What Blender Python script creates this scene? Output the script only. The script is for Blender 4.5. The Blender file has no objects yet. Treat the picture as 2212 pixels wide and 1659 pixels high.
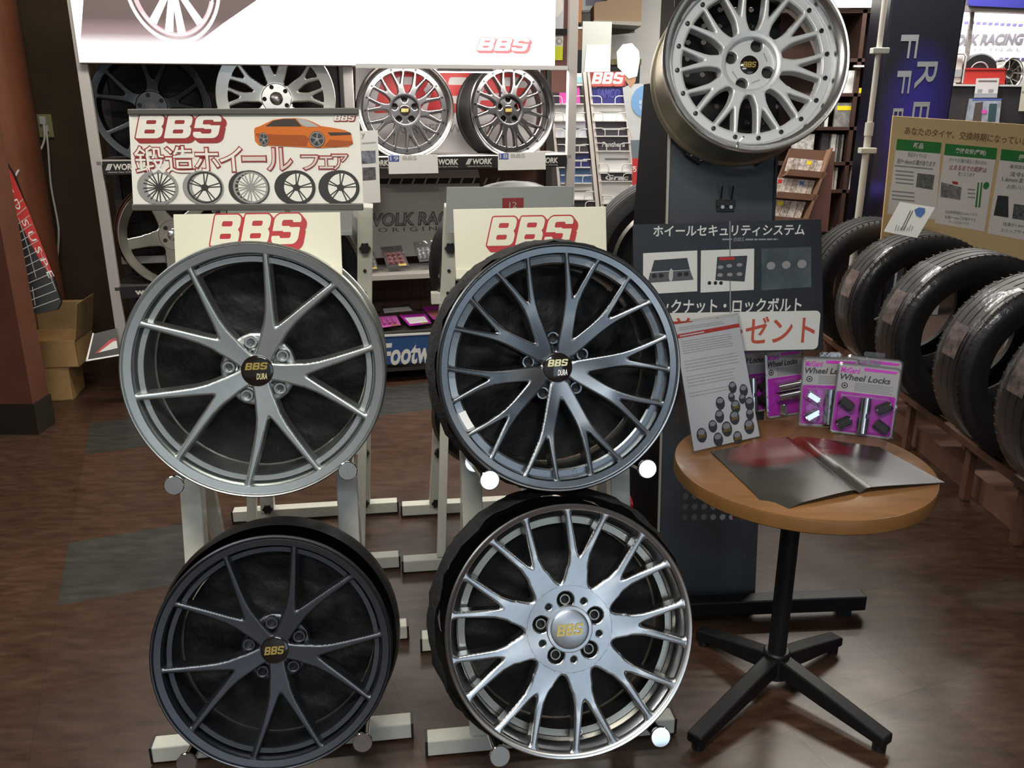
import bpy, bmesh, math, random
import numpy as np
from mathutils import Vector, Matrix
random.seed(7)
rad = math.radians
sc = bpy.context.scene
C = sc.collection

# ------------------------------------------------------------------ camera
HC, FPX, PIT = 1.55, 1853.0, rad(18)
cd = bpy.data.cameras.new('camera'); cam = bpy.data.objects.new('camera', cd); C.objects.link(cam)
cd.sensor_width = 36.0; cd.lens = 36.0 * FPX / 2212; cd.clip_start = 0.05; cd.clip_end = 60
cam.location = (0, 0, HC); cam.rotation_euler = (math.pi / 2 - PIT, 0, 0)
sc.camera = cam

# ------------------------------------------------------------------ world, exposure, large lights
w = bpy.data.worlds.new('world'); sc.world = w; w.use_nodes = True
w.node_tree.nodes['Background'].inputs[0].default_value = (0.75, 0.85, 1.0, 1)
w.node_tree.nodes['Background'].inputs[1].default_value = 0.05
sc.view_settings.view_transform = 'Standard'; sc.view_settings.look = 'None'
sc.view_settings.gamma = 1.0; sc.view_settings.use_curve_mapping = False
sc.view_settings.exposure = 0.0

def area(name, loc, size, energy, col=(1, 1, 1), rot=(0, 0, 0), sy=None):
    l = bpy.data.lights.new(name, 'AREA'); l.energy = energy; l.color = col
    l.shape = 'RECTANGLE'; l.size = size; l.size_y = sy or size
    o = bpy.data.objects.new(name, l); C.objects.link(o); o.location = loc; o.rotation_euler = rot
    return o
WARM = (1.0, 0.94, 0.82); COOL = (0.80, 0.90, 1.0); NEUT = (1.0, 0.97, 0.92)
# ceiling fluorescents (each sits in a fixture built below)
CEIL = 2.95
TUBES = [(-1.5, 3.8, 36, WARM), (0.3, 4.3, 22, WARM), (-0.2, 0.35, 66, WARM), (2.9, 2.2, 5, WARM), (2.1, 4.85, 48, WARM),
         (0.95, 5.5, 48, NEUT), (2.9, 6.1, 60, NEUT), (-2.0, 1.2, 20, NEUT), (0.2, -1.7, 46, COOL)]
for i, (x, y, e, c) in enumerate(TUBES):
    area('ceiling_tube_light', (x, y, CEIL - 0.09), 1.2, e, c, (0, 0, 0), 0.24)
# daylight through the shop front behind the photographer
area('window_daylight', (2.35, -3.02, 1.25), 2.0, 20, (0.70, 0.85, 1.0), (rad(90), 0, 0), 1.9)

# ------------------------------------------------------------------ pixel helpers (photo 2212 x 1659)
_c, _s = math.cos(PIT), math.sin(PIT)
CAMP = Vector((0, 0, HC))
def ray(u, v):
    x = (u - 1106) / FPX; y = -(v - 829.5) / FPX
    return Vector((x, _c + y * _s, -_s + y * _c))
def at(u, v, Y):
    r = ray(u, v); return CAMP + r * (Y / r.y)
def atz(u, v, z=0.0):
    r = ray(u, v); return CAMP + r * ((z - HC) / r.z)

class PL:
    """a plane in the room: origin P, x right, y up, z out of its face"""
    def __init__(s, P, yaw=0, tilt=0, roll=0):
        a, t = rad(yaw), rad(tilt)
        e1 = Vector((math.cos(a), math.sin(a), 0))
        n = Vector((math.sin(a) * math.cos(t), -math.cos(a) * math.cos(t), math.sin(t)))
        e2 = n.cross(e1)
        if roll:
            q = rad(roll); e1, e2 = e1 * math.cos(q) + e2 * math.sin(q), e2 * math.cos(q) - e1 * math.sin(q)
        s.P, s.e1, s.e2, s.n = Vector(P), e1, e2, n
        s.M = Matrix(((e1.x, e2.x, n.x, P[0]), (e1.y, e2.y, n.y, P[1]), (e1.z, e2.z, n.z, P[2]), (0, 0, 0, 1)))
    def l(s, u, v):
        r = ray(u, v); t = (s.P - CAMP).dot(s.n) / r.dot(s.n); d = CAMP + r * t - s.P
        return (d.dot(s.e1), d.dot(s.e2))
    def pts(s, pp): return [s.l(*p) for p in pp]
    def rect(s, u0, v0, u1, v1):
        a, b, c, d = s.l(u0, v0), s.l(u1, v0), s.l(u0, v1), s.l(u1, v1)
        return ((a[0] + c[0]) / 2, (c[1] + d[1]) / 2, (b[0] + d[0]) / 2, (a[1] + b[1]) / 2)

# ------------------------------------------------------------------ materials
MATS = {}
def M(name, col, rough=0.5, metal=0.0, var=0.0, vs=8.0, bump=0.0, bs=60.0, emit=0.0, trans=0.0, coat=0.0, aniso=0.0, spec=0.5, alpha=1.0, objvar=0.0, stretch=None):
    if name in MATS: return MATS[name]
    m = bpy.data.materials.new(name); m.use_nodes = True; nt = m.node_tree; b = nt.nodes['Principled BSDF']
    c4 = tuple(col) + (1,)
    b.inputs['Base Color'].default_value = c4; b.inputs['Roughness'].default_value = rough; b.inputs['Metallic'].default_value = metal
    b.inputs['Specular IOR Level'].default_value = spec; b.inputs['Transmission Weight'].default_value = trans
    b.inputs['Coat Weight'].default_value = coat; b.inputs['Coat Roughness'].default_value = 0.08
    b.inputs['Anisotropic'].default_value = aniso; b.inputs['Alpha'].default_value = alpha
    if emit:
        b.inputs['Emission Color'].default_value = c4; b.inputs['Emission Strength'].default_value = emit
    tc = None
    if var or bump:
        tc = nt.nodes.new('ShaderNodeTexCoord'); src = tc.outputs['Object']
        if stretch:
            mp = nt.nodes.new('ShaderNodeMapping'); mp.inputs['Scale'].default_value = stretch
            nt.links.new(src, mp.inputs[0]); src = mp.outputs[0]
    last = None
    if var:
        n = nt.nodes.new('ShaderNodeTexNoise'); n.inputs['Scale'].default_value = vs; n.inputs['Detail'].default_value = 6; n.inputs['Roughness'].default_value = 0.65
        nt.links.new(src, n.inputs['Vector'])
        rp = nt.nodes.new('ShaderNodeValToRGB'); rp.color_ramp.elements[0].position = 0.3; rp.color_ramp.elements[1].position = 0.7
        rp.color_ramp.elements[0].color = tuple(max(0, x * (1 - var)) for x in col) + (1,)
        rp.color_ramp.elements[1].color = tuple(min(1, x * (1 + var)) for x in col) + (1,)
        nt.links.new(n.outputs[0], rp.inputs[0]); last = rp.outputs[0]
    if objvar:
        oi = nt.nodes.new('ShaderNodeObjectInfo'); mr = nt.nodes.new('ShaderNodeMapRange')
        mr.inputs[3].default_value = 1 - objvar; mr.inputs[4].default_value = 1 + objvar
        nt.links.new(oi.outputs['Random'], mr.inputs[0])
        hs = nt.nodes.new('ShaderNodeHueSaturation'); hs.inputs['Color'].default_value = c4
        nt.links.new(mr.outputs[0], hs.inputs['Value'])
        if last: nt.links.new(last, hs.inputs['Color'])
        last = hs.outputs[0]
    if last: nt.links.new(last, b.inputs['Base Color'])
    if aniso:
        tg_ = nt.nodes.new('ShaderNodeTangent'); tg_.direction_type = 'RADIAL'; tg_.axis = 'Z'; nt.links.new(tg_.outputs[0], b.inputs['Tangent'])
    if bump:
        n2 = nt.nodes.new('ShaderNodeTexNoise'); n2.inputs['Scale'].default_value = bs; n2.inputs['Detail'].default_value = 4
        nt.links.new(src, n2.inputs['Vector'])
        bp = nt.nodes.new('ShaderNodeBump'); bp.inputs['Strength'].default_value = bump; bp.inputs['Distance'].default_value = 0.01
        nt.links.new(n2.outputs[0], bp.inputs['Height']); nt.links.new(bp.outputs[0], b.inputs['Normal'])
    MATS[name] = m
    return m

def glassy(name, tint=(1, 1, 1), rough=0.05, mix=0.12):
    """thin clear plastic film: mostly see-through with a glossy sheen"""
    if name in MATS: return MATS[name]
    m = bpy.data.materials.new(name); m.use_nodes = True; nt = m.node_tree; nt.nodes.clear()
    o = nt.nodes.new('ShaderNodeOutputMaterial'); t = nt.nodes.new('ShaderNodeBsdfTransparent'); g = nt.nodes.new('ShaderNodeBsdfGlossy')
    t.inputs[0].default_value = tuple(tint) + (1,); g.inputs['Roughness'].default_value = rough
    x = nt.nodes.new('ShaderNodeMixShader'); lw = nt.nodes.new('ShaderNodeLayerWeight'); fr = nt.nodes.new('ShaderNodeMath'); fr.operation = 'POWER'; fr.inputs[1].default_value = 4.0; nt.links.new(lw.outputs['Facing'], fr.inputs[0])
    ad = nt.nodes.new('ShaderNodeMath'); ad.operation = 'ADD'; ad.inputs[1].default_value = mix
    n = nt.nodes.new('ShaderNodeTexNoise'); n.inputs['Scale'].default_value = 35
    tc = nt.nodes.new('ShaderNodeTexCoord'); nt.links.new(tc.outputs['Object'], n.inputs['Vector'])
    bp = nt.nodes.new('ShaderNodeBump'); bp.inputs['Strength'].default_value = 0.25; bp.inputs['Distance'].default_value = 0.01
    nt.links.new(n.outputs[0], bp.inputs['Height']); nt.links.new(bp.outputs[0], g.inputs['Normal'])
    nt.links.new(fr.outputs[0], ad.inputs[0]); nt.links.new(ad.outputs[0], x.inputs[0])
    nt.links.new(t.outputs[0], x.inputs[1]); nt.links.new(g.outputs[0], x.inputs[2]); nt.links.new(x.outputs[0], o.inputs[0])
    MATS[name] = m
    return m

# ------------------------------------------------------------------ objects and mesh helpers
def tag(o, label=None, cat=None, group=None, kind=None):
    if label: o['label'] = label
    if cat: o['category'] = cat
    if group: o['group'] = group
    if kind: o['kind'] = kind
    return o
def thing(name, label, cat, loc=(0, 0, 0), rz=0, group=None, mat=None):
    o = bpy.data.objects.new(name, None); C.objects.link(o); o.empty_display_size = 0.05
    if mat is not None: o.matrix_world = mat
    else: o.location = loc; o.rotation_euler = (0, 0, rz)
    return tag(o, label, cat, group)
def link(name, me, mat, parent=None):
    o = bpy.data.objects.new(name, me); C.objects.link(o)
    if mat is not None and not me.materials: me.materials.append(mat)
    if parent is not None: o.parent = parent
    return o
def copy_tree(o, parent=None):
    c = o.copy(); C.objects.link(c); c.parent = parent
    for ch in list(o.children): copy_tree(ch, c)
    return c

class MB:
    def __init__(s): s.v = []; s.f = []
    def add(s, vs, fs):
        k = len(s.v); s.v += [tuple(p) for p in vs]; s.f += [tuple(i + k for i in f) for f in fs]; return s
    def box(s, c, d, m=None):
        x, y, z = d[0] / 2, d[1] / 2, d[2] / 2
        vs = [Vector((a * x, b * y, e * z)) for e in (-1, 1) for b in (-1, 1) for a in (-1, 1)]
        if m is not None: vs = [m @ p for p in vs]
        vs = [p + Vector(c) for p in vs]
        return s.add(vs, [(0, 2, 3, 1), (4, 5, 7, 6), (0, 1, 5, 4), (2, 6, 7, 3), (0, 4, 6, 2), (1, 3, 7, 5)])
    def bar(s, p0, p1, wx, wy, up=(0, 0, 1)):
        p0, p1 = Vector(p0), Vector(p1); d = (p1 - p0); L = d.length; d.normalize()
        a = d.cross(Vector(up))
        if a.length < 1e-4: a = d.cross(Vector((0, 1, 0)))
        a.normalize(); b = d.cross(a)
        vs = []
        for q in (p0, p1):
            for i, j in ((-1, -1), (1, -1), (1, 1), (-1, 1)): vs.append(q + a * (i * wx / 2) + b * (j * wy / 2))
        return s.add(vs, [(0, 1, 2, 3), (7, 6, 5, 4), (0, 4, 5, 1), (1, 5, 6, 2), (2, 6, 7, 3), (3, 7, 4, 0)])
    def cyl(s, p0, p1, r, n=20, r2=None, caps=True):
        p0, p1 = Vector(p0), Vector(p1); d = (p1 - p0).normalized()
        a = d.orthogonal().normalized(); b = d.cross(a); r2 = r if r2 is None else r2
        vs = []
        for q, rr in ((p0, r), (p1, r2)):
            for i in range(n):
                t = 2 * math.pi * i / n; vs.append(q + a * (rr * math.cos(t)) + b * (rr * math.sin(t)))
        fs = [(i, (i + 1) % n, n + (i + 1) % n, n + i) for i in range(n)]
        if caps: fs += [tuple(range(n - 1, -1, -1)), tuple(range(n, 2 * n))]
        return s.add(vs, fs)
    def lathe(s, prof, n=64, closed=True, a0=0, a1=2 * math.pi):
        """profile of (r, z) turned about local z"""
        full = abs(a1 - a0 - 2 * math.pi) < 1e-6; k = len(prof); cols = n if full else n + 1
        vs = []
        for i in range(cols):
            t = a0 + (a1 - a0) * i / n
            for r, z in prof: vs.append((r * math.cos(t), r * math.sin(t), z))
        fs = []
        for i in range(n):
            j = (i + 1) % cols
            for q in range(k if closed else k - 1):
                p = (q + 1) % k
                fs.append((i * k + q, j * k + q, j * k + p, i * k + p))
        return s.add(vs, fs)
    def prism(s, pts, z0, z1):
        n = len(pts); A = sum(pts[i][0] * pts[(i + 1) % n][1] - pts[(i + 1) % n][0] * pts[i][1] for i in range(n))
        if A < 0: pts = pts[::-1]
        vs = [(x, y, z0) for x, y in pts] + [(x, y, z1) for x, y in pts]
        fs = [tuple(range(n - 1, -1, -1)), tuple(range(n, 2 * n))] + [(i, (i + 1) % n, n + (i + 1) % n, n + i) for i in range(n)]
        return s.add(vs, fs)
    def tube(s, path, r, n=8):
        P = [Vector(p) for p in path]; vs = []; prev = None
        for i, p in enumerate(P):
            d = (P[min(i + 1, len(P) - 1)] - P[max(i - 1, 0)]).normalized()
            a = d.orthogonal() if prev is None else prev - d * prev.dot(d)
            a.normalize(); prev = a; b = d.cross(a)
            for k in range(n):
                t = 2 * math.pi * k / n; vs.append(p + a * (r * math.cos(t)) + b * (r * math.sin(t)))
        fs = []
        for i in range(len(P) - 1):
            for k in range(n): fs.append((i * n + k, i * n + (k + 1) % n, (i + 1) * n + (k + 1) % n, (i + 1) * n + k))
        fs += [tuple(range(n - 1, -1, -1)), tuple(range((len(P) - 1) * n, len(P) * n))]
        return s.add(vs, fs)
    def mesh(s, name, mat, smooth=None):
        me = bpy.data.meshes.new(name); me.from_pydata(s.v, [], s.f)
        bm = bmesh.new(); bm.from_mesh(me); bmesh.ops.recalc_face_normals(bm, faces=bm.faces); bm.to_mesh(me); bm.free()
        if smooth:
            me.polygons.foreach_set('use_smooth', [True] * len(me.polygons)); me.set_sharp_from_angle(angle=rad(smooth))
        me.materials.append(mat); me.update()
        return me
    def build(s, name, mat, parent=None, smooth=None, bev=0.0):
        o = link(name, s.mesh(name, mat, smooth), None, parent)
        if bev:
            md = o.modifiers.new('bevel', 'BEVEL'); md.width = bev; md.segments = 2; md.limit_method = 'ANGLE'; md.angle_limit = rad(40)
        return o

def slab(pl, name, pts, z0, z1, mat, parent, px=True, bev=0.0):
    return MB().prism(pl.pts(pts) if px else pts, z0, z1).build(name, mat, parent, bev=bev)
def rr_pts(x0, y0, x1, y1, r, n=5):
    out = []
    for cx, cy, a in ((x1 - r, y1 - r, 0), (x0 + r, y1 - r, 90), (x0 + r, y0 + r, 180), (x1 - r, y0 + r, 270)):
        for i in range(n + 1):
            t = rad(a + 90 * i / n); out.append((cx + r * math.cos(t), cy + r * math.sin(t)))
    return out
def ell(cx, cy, rx, ry, n=28, a0=0, a1=360):
    k = n if a1 - a0 == 360 else n + 1
    return [(cx + rx * math.cos(rad(a0 + (a1 - a0) * i / n)), cy + ry * math.sin(rad(a0 + (a1 - a0) * i / n))) for i in range(k)]

def text(parent, body, rect, z, mat, shear=0.0, bold=0.0, name='lettering', depth=0.0006, rot=0.0, keep=False):
    """lettering fitted to a local rectangle (x0, y0, x1, y1) on a thing's face"""
    cu = bpy.data.curves.new('lettering', 'FONT'); cu.body = body; cu.shear = shear; cu.offset = bold; cu.resolution_u = 3; cu.fill_mode = 'FRONT'
    t = bpy.data.objects.new('tmp', cu); C.objects.link(t); bpy.context.view_layer.update()
    me = bpy.data.meshes.new_from_object(t.evaluated_get(bpy.context.evaluated_depsgraph_get()))
    bpy.data.objects.remove(t); bpy.data.curves.remove(cu)
    n = len(me.vertices); co = np.empty(n * 3); me.vertices.foreach_get('co', co); co = co.reshape(-1, 3)
    lo, hi = co.min(0), co.max(0); x0, y0, x1, y1 = rect
    W, Hh = x1 - x0, y1 - y0
    if rot: W2, H2 = (Hh, W) if abs(abs(rot) - 90) < 1 else (W, Hh)
    else: W2, H2 = W, Hh
    co[:, 0] = ((co[:, 0] - lo[0]) / max(hi[0] - lo[0], 1e-6) - 0.5) * W2
    co[:, 1] = ((co[:, 1] - lo[1]) / max(hi[1] - lo[1], 1e-6) - 0.5) * H2
    if rot:
        q = rad(rot); X = co[:, 0] * math.cos(q) - co[:, 1] * math.sin(q); Y = co[:, 0] * math.sin(q) + co[:, 1] * math.cos(q)
        co[:, 0], co[:, 1] = X, Y
    co[:, 0] += (x0 + x1) / 2; co[:, 1] += (y0 + y1) / 2; co[:, 2] = z + depth
    me.vertices.foreach_set('co', co.ravel()); me.materials.clear(); me.materials.append(mat); me.update()
    return link(name, me, None, parent)
def pxtext(pl, parent, body, box, z, mat, **k): return text(parent, body, pl.rect(*box), z, mat, **k)
def lines(pl, parent, rows, z, mat, name='small_print', th=0.45):
    """rows of unreadable small print: (u0, v0, u1, v1, count)"""
    b = MB()
    for u0, v0, u1, v1, n in rows:
        x0, y0, x1, y1 = pl.rect(u0, v0, u1, v1); dy = (y1 - y0) / n
        for i in range(n):
            yb = y1 - dy * (i + 1) + dy * (1 - th) / 2; e = x1 - (x1 - x0) * random.choice((0, 0, 0.05, 0.12, 0.3))
            x = x0
            while x < e:
                wd = min(e - x, dy * random.uniform(0.8, 3)); b.prism([(x, yb), (x + wd, yb), (x + wd, yb + dy * th), (x, yb + dy * th)], z, z + 0.0004); x += wd + dy * 0.25
    return b.build(name, mat, parent)

# ------------------------------------------------------------------ signed-distance shapes to mesh
def seg(X, Y, ax, ay, bx, by, ra, rb):
    dx, dy = bx - ax, by - ay; t = np.clip(((X - ax) * dx + (Y - ay) * dy) / (dx * dx + dy * dy), 0, 1)
    return np.hypot(X - ax - t * dx, Y - ay - t * dy) - (ra + (rb - ra) * t)
def smin(a, b, k):
    h = np.clip(0.5 + 0.5 * (b - a) / k, 0, 1); return b + (a - b) * h - k * h * (1 - h)

def sdf_mesh(name, dom, solid, zf, bbox, h, bev, depth, mat, draft=0.0):
    """plate over the area dom < 0; top at zf(x, y) with edges of `solid` rounded by bev; walls of the given depth"""
    x0, y0, x1, y1 = bbox; nx = int((x1 - x0) / h) + 1; ny = int((y1 - y0) / h) + 1
    gx = x0 + np.arange(nx + 1) * h; gy = y0 + np.arange(ny + 1) * h
    XX, YY = np.meshgrid(gx, gy, indexing='ij'); D = dom(XX, YY)
    D = np.where(np.abs(D) < 1e-7, 1e-7, D)
    vid = {}; pts = []; faces = []; bedges = []
    def node(i, j):
        k = (i, j)
        if k not in vid: vid[k] = len(pts); pts.append((gx[i], gy[j]))
        return vid[k]
    def cross(i, j, a, b):
        k = (i, j, a, b) if (i, j) < (a, b) else (a, b, i, j)
        if k not in vid:
            da, db = D[i, j], D[a, b]; t = da / (da - db); vid[k] = len(pts)
            pts.append((gx[i] + (gx[a] - gx[i]) * t, gy[j] + (gy[b] - gy[j]) * t))
        return vid[k]
    S = D < 0; any4 = S[:-1, :-1] | S[1:, :-1] | S[:-1, 1:] | S[1:, 1:]
    for i, j in zip(*np.nonzero(any4)):
        cs = ((i, j), (i + 1, j), (i + 1, j + 1), (i, j + 1)); poly = []; kinds = []
        for q in range(4):
            a, b = cs[q], cs[(q + 1) % 4]
            if S[a]: poly.append(node(*a)); kinds.append(0)
            if S[a] != S[b]: poly.append(cross(*a, *b)); kinds.append(1 if S[a] else 2)
        if len(poly) < 3: continue
        faces.append(poly)
        for q in range(len(poly)):
            if kinds[q] == 1 and kinds[(q + 1) % len(poly)] == 2: bedges.append((poly[q], poly[(q + 1) % len(poly)]))
    if not pts: return None
    P = np.array(pts); X, Y = P[:, 0], P[:, 1]
    def top(X, Y):
        d = np.clip(-solid(X, Y), 0, bev) if bev else None
        z = zf(X, Y)
        return z - (bev - np.sqrt(np.maximum(bev * bev - (bev - d) ** 2, 0))) if bev else z
    Z = top(X, Y); e = max(h * 0.35, 2e-4)
    def grad(fn): return (fn(X + e, Y) - fn(X - e, Y)) / (2 * e), (fn(X, Y + e) - fn(X, Y - e)) / (2 * e)
    tx, ty = grad(top); N = np.stack([-tx, -ty, np.ones_like(tx)], 1); N /= np.linalg.norm(N, axis=1)[:, None]
    gx_, gy_ = grad(dom); gl = np.maximum(np.hypot(gx_, gy_), 1e-9); G = np.stack([gx_ / gl, gy_ / gl, np.zeros_like(gl)], 1)
    verts = [(X[i], Y[i], Z[i]) for i in range(len(X))]; norms = []
    fs = [tuple(f) for f in faces]
    for f in fs: norms += [tuple(N[i]) for i in f]
    if depth:
        mp = {}; zb = zf(X, Y) - depth
        for a, b in bedges:
            for q in (a, b):
                if q not in mp:
                    mp[q] = len(verts); verts.append(tuple(verts[q])); verts.append((X[q] + G[q, 0] * draft, Y[q] + G[q, 1] * draft, zb[q]))
            fs.append((mp[b], mp[a], mp[a] + 1, mp[b] + 1)); norms += [tuple(G[b]), tuple(G[a]), tuple(G[a]), tuple(G[b])]
    me = bpy.data.meshes.new(name); me.from_pydata(verts, [], fs)
    me.polygons.foreach_set('use_smooth', [True] * len(me.polygons)); me.update()
    if len(norms) == len(me.loops): me.normals_split_custom_set(norms)
    me.materials.append(mat)
    return me

# BBS lettering as a shape: unit height, about 3.2 wide
def rb(X, Y, x0, x1, y0, y1, r):
    qx = np.abs(X - (x0 + x1) / 2) - (x1 - x0) / 2 + r; qy = np.abs(Y - (y0 + y1) / 2) - (y1 - y0) / 2 + r
    return np.minimum(np.maximum(qx, qy), 0) + np.hypot(np.maximum(qx, 0), np.maximum(qy, 0)) - r
def sd_logo(X, Y):
    X = X - 0.27 * Y; out = np.full(np.shape(X), 9.0)
    for k in (0, 1):
        x = X - 1.1 * k
        b = np.minimum(rb(x, Y, 0, 0.97, 0.46, 1, 0.2), rb(x, Y, 0, 1.0, 0, 0.54, 0.2))
        b = np.minimum(b, rb(x, Y, 0, 0.4, 0, 1, 0.04))
        b = np.maximum(b, -rb(x, Y, 0.3, 0.68, 0.62, 0.79, 0.05)); b = np.maximum(b, -rb(x, Y, 0.3, 0.7, 0.21, 0.38, 0.05))
        out = np.minimum(out, b)
    x = X - 2.2
    q = rb(x, Y, 0, 1.0, 0, 1, 0.22)
    q = np.maximum(q, -rb(x, Y, 0.3, 0.7, 0.6, 0.8, 0.06)); q = np.maximum(q, -rb(x, Y, 0.6, 1.2, 0.56, 0.72, 0.03))
    q = np.maximum(q, -rb(x, Y, 0.3, 0.7, 0.2, 0.4, 0.06)); q = np.maximum(q, -rb(x, Y, -0.2, 0.4, 0.28, 0.44, 0.03))
    return np.minimum(out, q)
def sd_logo_back(X, Y):
    d = sd_logo(X, Y) - 0.05
    for t in np.linspace(0.2, 1, 5): d = np.minimum(d, sd_logo(X - 0.14 * t, Y + 0.17 * t) - 0.05)
    # outline closes the counters' outer gaps only
    return d
ZERO = lambda X, Y: X * 0.0
_mk = M('print_white', (0.85, 0.85, 0.83), 0.5)
LOGO_F = sdf_mesh('logo_letters', sd_logo, sd_logo, ZERO, (-0.1, -0.1, 3.6, 1.1), 0.03, 0, 0, _mk); LOGO_F.materials.clear()
LOGO_B = sdf_mesh('logo_outline', sd_logo_back, sd_logo_back, ZERO, (-0.2, -0.3, 3.8, 1.2), 0.035, 0, 0, _mk); LOGO_B.materials.clear()
def logo(parent, rect, z, face, back=None, names=('lettering', 'letter_outline')):
    x0, y0, x1, y1 = rect; sx, sy = (x1 - x0) / 3.62, (y1 - y0) / 1.19
    for me, mt, nm, dz in ((LOGO_B, back, names[1], 0), (LOGO_F, face, names[0], 0.0006)):
        if mt is None: continue
        m2 = me.copy(); m2.materials.append(mt); o = link(nm, m2, None, parent)
        o.location = (x0 + 0.05 * sx, y0 + 0.19 * sy, z + dz); o.scale = (sx, sy, 1)

# ------------------------------------------------------------------ common materials
red = M('print_red', (0.42, 0.02, 0.025), 0.45); black = M('print_black', (0.01, 0.01, 0.011), 0.5)
white = M('white_card', (0.82, 0.82, 0.80), 0.5); paper = M('paper', (0.62, 0.62, 0.6), 0.5)
gold = M('gold_print', (0.62, 0.46, 0.14), 0.3, 0.7); greyp = M('print_grey', (0.25, 0.25, 0.26), 0.5)
lgrey = M('print_pale_grey', (0.42, 0.43, 0.43), 0.5)
steel = M('stand_paint', (0.66, 0.66, 0.58), 0.42, 0.0, 0.06, 30, coat=0.2)
chrome = M('chrome', (0.86, 0.88, 0.9), 0.06, 1.0)
blackpl = M('black_plastic', (0.012, 0.012, 0.013), 0.38)
blackmt = M('black_metal', (0.009, 0.009, 0.010), 0.45, 0.0, spec=0.35)
darkblue = M('dark_blue_steel', (0.04, 0.047, 0.055), 0.4, 0.0, 0.1, 20)
rubber = M('tyre_rubber', (0.013, 0.012, 0.012), 0.5, 0, 0.2, 30, 0.15, 200)
leather = M('black_leathery_cover', (0.0065, 0.006, 0.0055), 0.5, 0, 0.5, 9, 0.5, 22, spec=0.3)
cloth = M('black_cloth', (0.010, 0.010, 0.011), 0.85, 0, 0.3, 30, 0.6, 80)
film = glassy('clear_wrap', (0.93, 0.92, 0.92), 0.2, 0.035); clear = glassy('clear_plastic', (0.97, 0.97, 0.98), 0.06, 0.05)
brownwall = M('brown_wall', (0.055, 0.026, 0.018), 0.5, 0, 0.2, 6, 0.1, 120)
redbrown = M('red_brown_column', (0.13, 0.05, 0.03), 0.42, 0, 0.15, 5)
darkbase = M('dark_skirting', (0.022, 0.016, 0.012), 0.5)
cream = M('cream_board', (0.71, 0.69, 0.55), 0.45); creamy = cream
greyb = M('grey_board', (0.36, 0.38, 0.36), 0.5)
shelfgrey = M('shelf_grey', (0.42, 0.39, 0.37), 0.45)

# ================================================================== the room
def struct(name, bm, m, smooth=None): return tag(bm.build(name, m, None, smooth), kind='structure')
floor = struct('floor', MB().box((1.0, 3.2, -0.03), (11.0, 13.0, 0.05)), M('floor_screed', (0.045, 0.025, 0.016), 0.6))
def floor_mat(name, c1, c2, c3, rough):
    m = bpy.data.materials.new(name); m.use_nodes = True; nt = m.node_tree; b = nt.nodes['Principled BSDF']
    g = nt.nodes.new('ShaderNodeNewGeometry'); mp = nt.nodes.new('ShaderNodeMapping'); mp.inputs['Rotation'].default_value = (0, 0, rad(-22)); mp.inputs['Scale'].default_value = (1, 3.2, 1)
    nt.links.new(g.outputs['Position'], mp.inputs[0])
    n = nt.nodes.new('ShaderNodeTexNoise'); n.inputs['Scale'].default_value = 9; n.inputs['Detail'].default_value = 8; n.inputs['Roughness'].default_value = 0.7
    nt.links.new(mp.outputs[0], n.inputs['Vector'])
    r = nt.nodes.new('ShaderNodeValToRGB'); e = r.color_ramp.elements
    e[0].position = 0.33; e[0].color = c1 + (1,); e[1].position = 0.68; e[1].color = c3 + (1,); k = e.new(0.5); k.color = c2 + (1,)
    nt.links.new(n.outputs[0], r.inputs[0])
    oi = nt.nodes.new('ShaderNodeObjectInfo'); mr = nt.nodes.new('ShaderNodeMapRange'); mr.inputs[3].default_value = 0.82; mr.inputs[4].default_value = 1.15
    nt.links.new(oi.outputs['Random'], mr.inputs[0]); hs = nt.nodes.new('ShaderNodeHueSaturation'); nt.links.new(mr.outputs[0], hs.inputs['Value']); nt.links.new(r.outputs[0], hs.inputs['Color'])
    nt.links.new(hs.outputs[0], b.inputs['Base Color']); b.inputs['Roughness'].default_value = rough
    n2 = nt.nodes.new('ShaderNodeTexNoise'); n2.inputs['Scale'].default_value = 5; nt.links.new(g.outputs['Position'], n2.inputs['Vector'])
    m2 = nt.nodes.new('ShaderNodeMapRange'); m2.inputs[3].default_value = rough - 0.1; m2.inputs[4].default_value = rough + 0.12
    nt.links.new(n2.outputs[0], m2.inputs[0]); nt.links.new(m2.outputs[0], b.inputs['Roughness'])
    return m
fl_brown = floor_mat('floor_brown', (0.032, 0.017, 0.010), (0.06, 0.031, 0.018), (0.09, 0.05, 0.032), 0.33)
fl_slate = floor_mat('floor_slate', (0.026, 0.026, 0.023), (0.042, 0.042, 0.038), (0.062, 0.062, 0.056), 0.35)
TS = 0.457; q = rad(22); ta = Vector((math.cos(q), math.sin(q), 0)); tb = Vector((-math.sin(q), math.cos(q), 0)); t0 = Vector((-2.166, 4.128, 0))
tb_m = {}
for nm, mt in (('b', fl_brown), ('s', fl_slate)):
    tb_m[nm] = MB().box((TS / 2, -TS / 2, -0.0025), (TS - 0.0004, TS - 0.0004, 0.005)).mesh('tile', mt)
SLATE = {(0, 0), (0, -3), (3, 0), (6, -2)}
for i in range(-3, 13):
    for j in range(-9, 5):
        p = t0 + ta * (i * TS) + tb * (j * TS); c = p + ta * TS / 2 - tb * TS / 2
        if not (-3.1 < c.x < 3.4 and 0.8 < c.y < 5.6) or abs(c.x) > 0.66 * c.y + 1.0: continue
        o = link('tile', tb_m['s' if (i, j) in SLATE else 'b'], None, floor); o.location = p; o.rotation_euler = (0, 0, q)
struct('ceiling', MB().box((1.0, 3.2, CEIL + 0.05), (11.0, 13.0, 0.1)), M('ceiling_white', (0.45, 0.44, 0.42), 0.8))
struct('wall_left', MB().box((-3.25, 3.2, 1.47), (0.1, 13.0, 2.95)), brownwall)
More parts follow.
